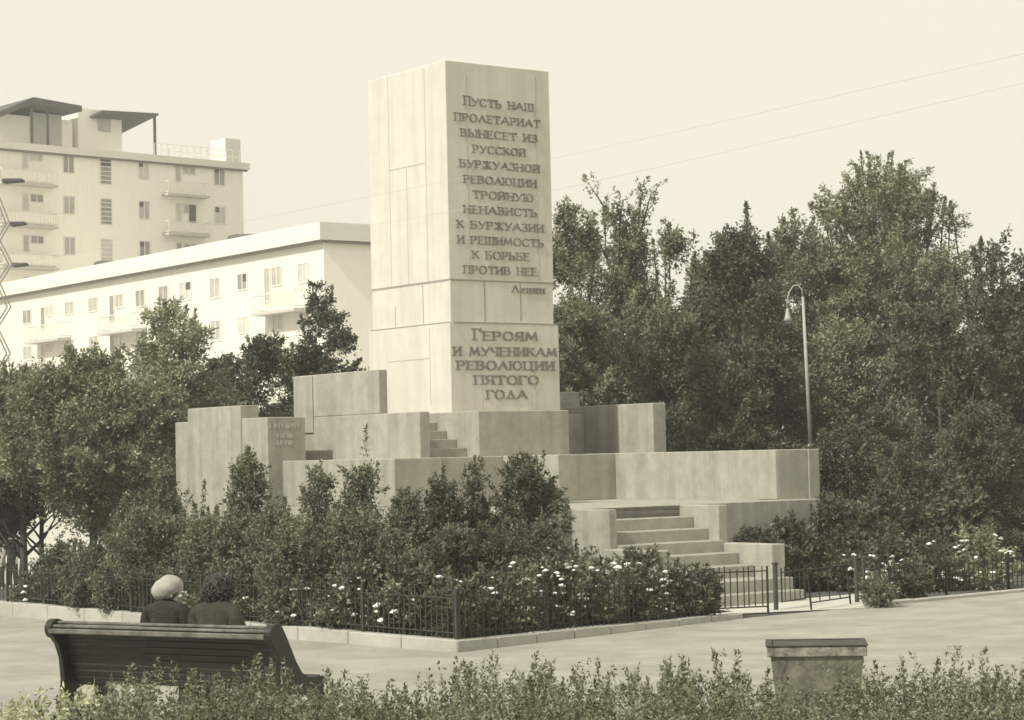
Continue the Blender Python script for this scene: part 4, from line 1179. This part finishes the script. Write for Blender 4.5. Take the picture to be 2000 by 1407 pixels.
def hand_nodes(nodes, edges, wrist_i, palm, fdir, side, upv=Vector((0, 0, 1))):
    """palm and five bent fingers from the wrist node"""
    w_ = Vector(nodes[wrist_i][0]); fdir = fdir.normalized(); sd = fdir.cross(upv).normalized()*side
    pc = w_ + fdir*.05; i0 = len(nodes); nodes.append((tuple(pc), (.018, .03))); edges.append((wrist_i, i0))
    for k, (off, L) in enumerate(((-.030, .062), (-.010, .075), (.010, .070), (.028, .055))):
        a = pc + fdir*.035 + sd*off; b_ = a + (fdir + Vector((0, 0, -.25))).normalized()*L*.55; c_ = b_ + (fdir*.6 + Vector((0, 0, -.8))).normalized()*L*.45
        n0 = len(nodes)
        nodes += [(tuple(a), .0095), (tuple(b_), .0085), (tuple(c_), .007)]
        edges += [(i0, n0), (n0, n0+1), (n0+1, n0+2)]
    a = pc + sd*(-.038) - fdir*.005; b_ = a + (fdir*.7 - sd*.6 + Vector((0, 0, -.2))).normalized()*.035
    n0 = len(nodes); nodes += [(tuple(a), .011), (tuple(b_), .009)]; edges += [(i0, n0), (n0, n0+1)]
def head_features(hc, yaw, pitch=0.0, s=1.0):
    """nose, lips, brow, ears and eyes around head centre hc, facing yaw (0 = +y)"""
    b = MB(); f = Vector((-math.sin(yaw), math.cos(yaw), -math.sin(pitch))).normalized(); r = Vector((math.cos(yaw), math.sin(yaw), 0))
    hc = Vector(hc)
    b.ball(hc + f*.092*s + Vector((0, 0, -.012)), .016*s, .016*s, .024*s, 8, 6)
    b.ball(hc + f*.102*s + Vector((0, 0, -.026)), .014*s, .014*s, .012*s, 8, 6)
    b.ball(hc + f*.084*s + Vector((0, 0, -.055)), .022*s, .016*s, .010*s, 8, 6)
    b.ball(hc + f*.070*s + Vector((0, 0, -.088)), .028*s, .024*s, .018*s, 8, 6)
    for q in (-1, 1):
        b.ball(hc + f*.078*s + r*q*.031*s + Vector((0, 0, .006)), .014*s, .012*s, .009*s, 8, 6)
        b.ball(hc + r*q*.079*s - f*.004 + Vector((0, 0, -.012)), .010*s, .016*s, .028*s, 8, 6)
        b.ball(hc + f*.06*s + r*q*.04*s + Vector((0, 0, -.03)), .022*s, .022*s, .02*s, 8, 6)
    return b
def seated(loc, rz, label, yaw, coat, lean=0.0, sh=.19, sc=1.0, hat=False, turn=0.0, drop=0.0):
    p = empty('person', loc, rz, label, 'person')
    S = lambda x, y, z: (x*sc, y*sc, (z-.45)*sc + .45)
    hx = .02*math.sin(-yaw)
    ny = .02 + lean
    neck = S(hx*.5, ny, 1.01 - drop); hc = S(hx, ny+.03, 1.135 - drop)
    fy = Vector((-math.sin(yaw), math.cos(yaw), 0))
    nodes = [(S(0, .05, .55), (.11, .09)), (S(0, .04, .72), (.10, .07)), (S(0, .05, .90), (.09, .06)), (neck, .045),
             (tuple(Vector(hc) + Vector((0, 0, -.05)) + fy*.02), (.066, .07)), (tuple(Vector(hc) + Vector((0, 0, .045))), (.079, .086))]
    edges = [(0, 1), (1, 2), (2, 3), (3, 4), (4, 5)]
    for q in (-1, 1):
        n0 = len(nodes)
        nodes += [(S(q*sh*.8, .06, .93), .035), (S(q*(sh+.045), .09, .70), .036), (S(q*.10, .27, .60), .027)]
        edges += [(2, n0), (n0, n0+1), (n0+1, n0+2)]
        hand_nodes(nodes, edges, n0+2, None, Vector((-q*.75, .65, -.05)), q)
        n1 = len(nodes)
        nodes += [(S(q*.10, .10, .52), .085), (S(q*.11, .44, .50), .058), (S(q*.11, .47, .27), .05), (S(q*.11, .47, .08), .035), (S(q*.12, .58, .045), (.035, .03))]
        edges += [(0, n1), (n1, n1+1), (n1+1, n1+2), (n1+2, n1+3), (n1+3, n1+4)]
    skin_mesh('body', nodes, edges, M['skin'], p, 2, head_features(hc, yaw))
    # coat over trunk, arms and thighs
    cn = [(S(0, .01, .52), (.215, .18)), (S(0, -.01, .70), (.20, .165)), (S(0, .0, .93), (.20, .155)), (S(hx*.3, ny*.6, 1.065 - drop), (.10, .09))]
    ce = [(0, 1), (1, 2), (2, 3)]
    for q in (-1, 1):
        n0 = len(cn)
        cn += [(S(q*(sh+.01), 0, .975), .092), (S(q*(sh+.06), .05, .72), .075), (S(q*.125, .24, .605), .045)]
        ce += [(2, n0), (n0, n0+1), (n0+1, n0+2)]
        n1 = len(cn)
        cn += [(S(q*.10, .14, .53), .115), (S(q*.11, .46, .50), .085), (S(q*.11, .50, .36), .085)]
        ce += [(0, n1), (n1, n1+1), (n1+1, n1+2)]
    skin_mesh('coat', cn, ce, M[coat], p, 2)
    hb = MB()
    hc = Vector(hc); bk = -fy
    if hat:      # knitted pale hat pulled low at the nape
        hb.ball(tuple(hc + bk*.050 + Vector((0, 0, .040))), .122, .126, .110, 22, 16, lambda d: 1 + .26*max(0, d.x*bk.x + d.y*bk.y)*max(0, .75-d.z) - .16*max(0, d.dot(fy))*max(0, -d.z+.2) - .10*max(0, d.z)*max(0, d.dot(bk)) + .025*math.sin(9*d.z+4*d.x))
        hb.build('hat', M['scarf'], p, smooth=True)
        cb = MB(); cb.ball(tuple(hc + fy*.045 + Vector((0, 0, -.125))), .055, .055, .035, 12, 8); cb.build('neck_scarf', M['pale_cloth'], p, smooth=True)
        h2 = MB(); h2.ball(tuple(hc + bk*.02 + Vector((0, 0, .0))), .086, .086, .085, 14, 10); h2.build('hair', M['hair2'], p, smooth=True)
    else:
        g = random.Random(3)
        hb.ball(tuple(hc + bk*.022 + Vector((0, 0, .025))), .116, .116, .114, 16, 12)
        for k in range(420):
            th = g.uniform(0, 6.28); z = g.uniform(-1, 1); q = math.sqrt(max(0, 1-z*z))
            d = Vector((q*math.cos(th), q*math.sin(th), z))
            if d.dot(fy) > .45 and z < .55: continue
            lump = 1 + .10*math.sin(5*d.x+1)*math.sin(6*d.z) + .08*max(0, -d.z)
            p0 = hc + bk*.022 + Vector((0, 0, .02)) + d*.110*lump
            t_ = d.cross(Vector((g.uniform(-1, 1), g.uniform(-1, 1), g.uniform(-1, 1)))).normalized()
            hb.tube([tuple(p0), tuple(p0 + d*.016 + t_*.012), tuple(p0 + d*.012 + t_*.034 - Vector((0, 0, .01))), tuple(p0 + t_*.045 - Vector((0, 0, .02)))], [.007, .008, .007, .003], 4)
        hb.ball(tuple(hc + bk*.045 + Vector((0, 0, -.055))), .075, .06, .07, 12, 9)
        hb.build('hair', M['hair'], p, smooth=True)
    # collar and skirt hem stay with the coat; shoes
    for q in (-1, 1):
        MB().ball(S(q*.115, .55, .035), .048, .12, .04, 10, 6).build('shoe', M['coat'], p, smooth=True)
    return p
rzb = math.atan2(bdir.y, bdir.x)
def on_bench(px, off=.30):
    # along the bench where the image column px crosses the sitting line
    d = ray(px, 1180); o = EYE - (bL + face*off); n = face
    t = -o.dot(n)/Vector((d.x, d.y, 0)).dot(n)
    q = EYE + d*t
    return Vector((q.x, q.y, 0))
pA = on_bench(325); pB = on_bench(418)
seated((pA.x, pA.y, 0), rzb + .1, 'woman in dark coat and pale knitted hat seated on bench, turned to her companion', R(-74), 'coat', .05, .165, 1.0, True, drop=0.02)
seated((pB.x, pB.y, 0), rzb - .1, 'person with dark curly hair and charcoal coat seated on bench beside the pale hat', R(12), 'coat2', .02, .20, 1.0, False, drop=.0)
# two distant figures at the left edge
def standing(loc, rz, label, cloth, legs='coat', h=1.62, hair='hair'):
    p = empty('person', loc, rz, label, 'person'); k = h/1.7
    S = lambda x, y, z: (x*k, y*k, z*k)
    hc = S(0, .02, 1.58)
    nodes = [(S(0, 0, .92), (.11, .08)), (S(0, 0, 1.12), (.10, .075)), (S(0, 0, 1.32), (.12, .075)), (S(0, .01, 1.46), .05), (S(0, .025, 1.54), (.062, .068)), (S(0, .015, 1.625), (.074, .08))]
    edges = [(0, 1), (1, 2), (2, 3), (3, 4), (4, 5)]
    for q in (-1, 1):
        n0 = len(nodes); nodes += [(S(q*.18, 0, 1.36), .058), (S(q*.23, -.02, 1.10), .044), (S(q*.24, .06, .88), .028)]; edges += [(2, n0), (n0, n0+1), (n0+1, n0+2)]
        hand_nodes(nodes, edges, n0+2, None, Vector((0, .2, -1)), q, Vector((0, 1, 0)))
        n1 = len(nodes); nodes += [(S(q*.09, 0, .84), .09), (S(q*.10, .01, .48), .06), (S(q*.10, -.02, .09), .04), (S(q*.11, .1, .04), (.035, .03))]
        edges += [(0, n1), (n1, n1+1), (n1+1, n1+2), (n1+2, n1+3)]
    skin_mesh('body', nodes, edges, M['skin'], p, 1, head_features(hc, 0))
    cn = [(S(0, 0, .95), (.165, .125)), (S(0, 0, 1.12), (.15, .12)), (S(0, 0, 1.32), (.17, .13)), (S(0, 0, 1.44), .075), (S(0, 0, .62), (.20, .16))]; ce = [(0, 1), (1, 2), (2, 3), (0, 4)]
    for q in (-1, 1):
        n0 = len(cn); cn += [(S(q*.185, 0, 1.355), .072), (S(q*.235, -.02, 1.10), .058), (S(q*.243, .05, .92), .042)]; ce += [(2, n0), (n0, n0+1), (n0+1, n0+2)]
    skin_mesh('coat', cn, ce, M[cloth], p, 1)
    tn = []; te = []
    for q in (-1, 1):
        n1 = len(tn); tn += [(S(q*.09, 0, .80), .10), (S(q*.10, .01, .48), .072), (S(q*.10, -.02, .11), .055)]; te += [(n1, n1+1), (n1+1, n1+2)]
    for q, sd_ in ((0, -1), (3, 1)):
        skin_mesh('trouser_leg', tn[q:q+3], [(0, 1), (1, 2)], M[legs], p, 1)
        MB().ball(S(sd_*.11, .06, .045), .05, .13, .045, 8, 6).build('shoe', M['coat'], p, smooth=True)
    hb = MB(); hb.ball(S(0, .0, 1.63), .088*k, .095*k, .085*k, 12, 9); hb.build('hair', M[hair], p, smooth=True)
    return p
pC = base_at(25, 56, -1.05); standing((pC.x, pC.y, gz(pC.x, pC.y)), 2.6, 'distant standing person in dark clothes at left edge beyond the fence', 'coat', 'coat2')
pD = base_at(2, 54, -1.0); standing((pD.x, pD.y, gz(pD.x, pD.y)), 2.2, 'distant person in pale jacket cut off by the left edge', 'pale_cloth', 'coat2', 1.5)

# ------------------------------------------------------------------ litter bin
q0 = at_depth(1499, 1262, 15.3); q1 = at_depth(1692, 1258, 15.2)
ztop = (q0.z + q1.z)/2
bw_ = (q1 - q0).length; bd = .5
bn = empty('litter_bin', (q0.x, q0.y, 0), math.atan2(q1.y-q0.y, q1.x-q0.x) + .03, 'weathered square litter bin with flared sides and worn pale rim, standing in the path', 'litter bin')
tp = .065
b = MB(); zr2_ = ztop - .085; t_ = .018
# four tapering side walls
def tap(z): return tp*(1 - z/zr2_)
for (xa, ya, xb, yb) in (((0), 0, bw_, 0), (bw_, 0, bw_, bd), (bw_, bd, 0, bd), (0, bd, 0, 0)):
    cx, cy = bw_/2, bd/2
    def inn(x, y, k): return (x + (cx-x)/abs(cx-x)*k, y + (cy-y)/abs(cy-y)*k)
    o0, o1 = inn(xa, ya, tp+.02), inn(xb, yb, tp+.02); o2, o3 = inn(xa, ya, .02), inn(xb, yb, .02)
    i0, i1 = inn(xa, ya, tp+.02+t_), inn(xb, yb, tp+.02+t_); i2, i3 = inn(xa, ya, .02+t_), inn(xb, yb, .02+t_)
    b.hexa([(*o0, .05), (*o1, .05), (*i1, .05), (*i0, .05), (*o2, zr2_), (*o3, zr2_), (*i3, zr2_), (*i2, zr2_)])
b.build('body', M['bin'], bn)
b = MB(); b.box(tp+.05, bw_-tp-.05, tp+.05, bd-tp-.05, .02, .09); b.build('base', M['bin'], bn)
b = MB(); r_ = .035
b.box(-.005, bw_+.005, -.005, r_, zr2_+.001, ztop-.0125); b.box(-.005, bw_+.005, bd-r_, bd+.005, zr2_+.001, ztop-.0125)
b.box(-.005, r_-.001, r_+.001, bd-r_-.001, zr2_+.001, ztop-.0125); b.box(bw_-r_+.001, bw_+.005, r_+.001, bd-r_-.001, zr2_+.001, ztop-.0125)
b.build('rim', M['bin_rim'], bn, bevel=.005)
b = MB()
b.box(-.014, bw_+.014, -.014, r_-.004, ztop-.0120, ztop); b.box(-.014, bw_+.014, bd-r_+.004, bd+.014, ztop-.0120, ztop)
b.box(-.014, r_-.005, r_-.003, bd-r_+.003, ztop-.0120, ztop); b.box(bw_-r_+.005, bw_+.014, r_-.003, bd-r_+.003, ztop-.0120, ztop)
b.build('rim_edge', M['rust'], bn, bevel=.004)
b = MB(); b.box(.04, bw_-.04, .04, bd-.04, ztop-.26, ztop-.008); b.build('shade_fill', M['rust'], bn)  # dark block painting the shade inside the bin opening

# ------------------------------------------------------------------ lamp post, mast, wires
lpB = base_at(1588, 40.0); lz = hz(1568, 580, 40)
lp = empty('street_lamp', lpB, 0, 'slim pale lamp post with curved arm and small bell-shaped lamp', 'street lamp')
top = at_depth(1568, 580, 40) - lpB; mid = at_depth(1583, 868, 40) - lpB
MB().tube([(0, 0, 0), tuple(mid)], [.055, .05], 8).build('base_tube', M['lamp'], lp, smooth=True)
MB().tube([tuple(mid + Vector((0, 0, .002))), tuple(top)], [.038, .026], 8).build('pole', M['lamp'], lp, smooth=True)
ap_ = [at_depth(x, y, 40) - lpB for x, y in ((1568, 580), (1566, 566), (1558, 557), (1549, 559), (1541, 572), (1537, 590), (1538, 606))]
MB().tube([tuple(a) for a in ap_], .013, 6).build('arm', M['lamp'], lp, smooth=True)
le_ = ap_[-1]
b = MB(); b.tube([tuple(le_ + Vector((0, 0, .03))), tuple(le_ + Vector((0, 0, -.02))), tuple(le_ + Vector((0, 0, -.14))), tuple(le_ + Vector((0, 0, -.20)))], [.018, .032, .055, .085], 12)
b.build('lamp_shade', M['lamp'], lp, smooth=True)
MB().ball(tuple(le_ + Vector((0, 0, -.215))), .05, .05, .055, 10, 8).build('bulb', M['scarf'], lp, smooth=True)

mo = at_depth(-18, 640, 58)
ms = empty('lattice_mast', (mo.x, mo.y, gz(mo.x, mo.y)), 0, 'thin zigzag metal lattice mast cut off by the left edge', 'mast')
q = lambda x, y: at_depth(x, y, 58) - ms.location
zig = [(-8, 368), (19, 437), (0, 470), (24, 516), (0, 553), (21, 600), (-4, 640), (20, 690), (-4, 735), (20, 780)]
b = MB(); 
for a, c in zip(zig[:-1], zig[1:]):
    for off in (0, 7):
        b.tube([tuple(q(a[0]-off, a[1])), tuple(q(c[0]-off, c[1]))], .022, 5)
b.build('lattice', M['mast'], ms)
for (x0, y0, x1) in ((6, 354, 44), (22, 438, 49), (26, 518, 52)):
    b = MB(); a = q(x0, y0); c = q(x1, y0-1)
    b.hexa([(a.x, a.y-.15, a.z-.05), (c.x, c.y-.15, c.z-.02), (c.x, c.y+.25, c.z-.02), (a.x, a.y+.25, a.z-.05), (a.x, a.y-.15, a.z+.05), (c.x, c.y-.15, c.z+.04), (c.x, c.y+.25, c.z+.04), (a.x, a.y+.25, a.z+.05)])
    b.build('bracket', M['bdark'], ms)
b = MB(); a = q(-26, 340); b.tube([(a.x, a.y, -.2), (a.x, a.y, a.z)], .06, 8); b.build('pole', M['mast'], ms)
def wire(label, pts):
    b = MB(); P = [at_depth(x, y, yy) for x, y, yy in pts]
    b.tube([tuple(p) for p in P], .0019, 5)
    tag(b.build('overhead_wire', M['wire'], smooth=True), label, 'wire', 'overhead wires')
wire('upper overhead wire crossing the pillar above its middle', [(-200, 560, 36), (300, 466, 34), (720, 385, 31.5), (872, 354, 30), (1080, 310, 27), (1400, 240, 24), (1800, 150, 21), (2300, 38, 18)])
wire('lower overhead wire crossing the pillar at its middle', [(-200, 610, 36), (300, 522, 34), (720, 442, 31.5), (878, 414, 30), (1080, 373, 27), (1400, 301, 24), (1800, 209, 21), (2300, 92, 18)])

# ------------------------------------------------------------------ haze
hv = bpy.data.materials.new('haze'); hv.use_nodes = True
t = hv.node_tree; t.nodes.remove(t.nodes['Principled BSDF'])
pv = t.nodes.new('ShaderNodeVolumePrincipled'); pv.inputs['Density'].default_value = .0011; pv.inputs['Color'].default_value = (.98, .96, .90, 1)
t.links.new(pv.outputs[0], t.nodes['Material Output'].inputs['Volume'])
hz_o = MB().box(-70, 60, -12, 240, -2.1, 32).build('haze', hv)
tag(hz_o, kind='stuff')
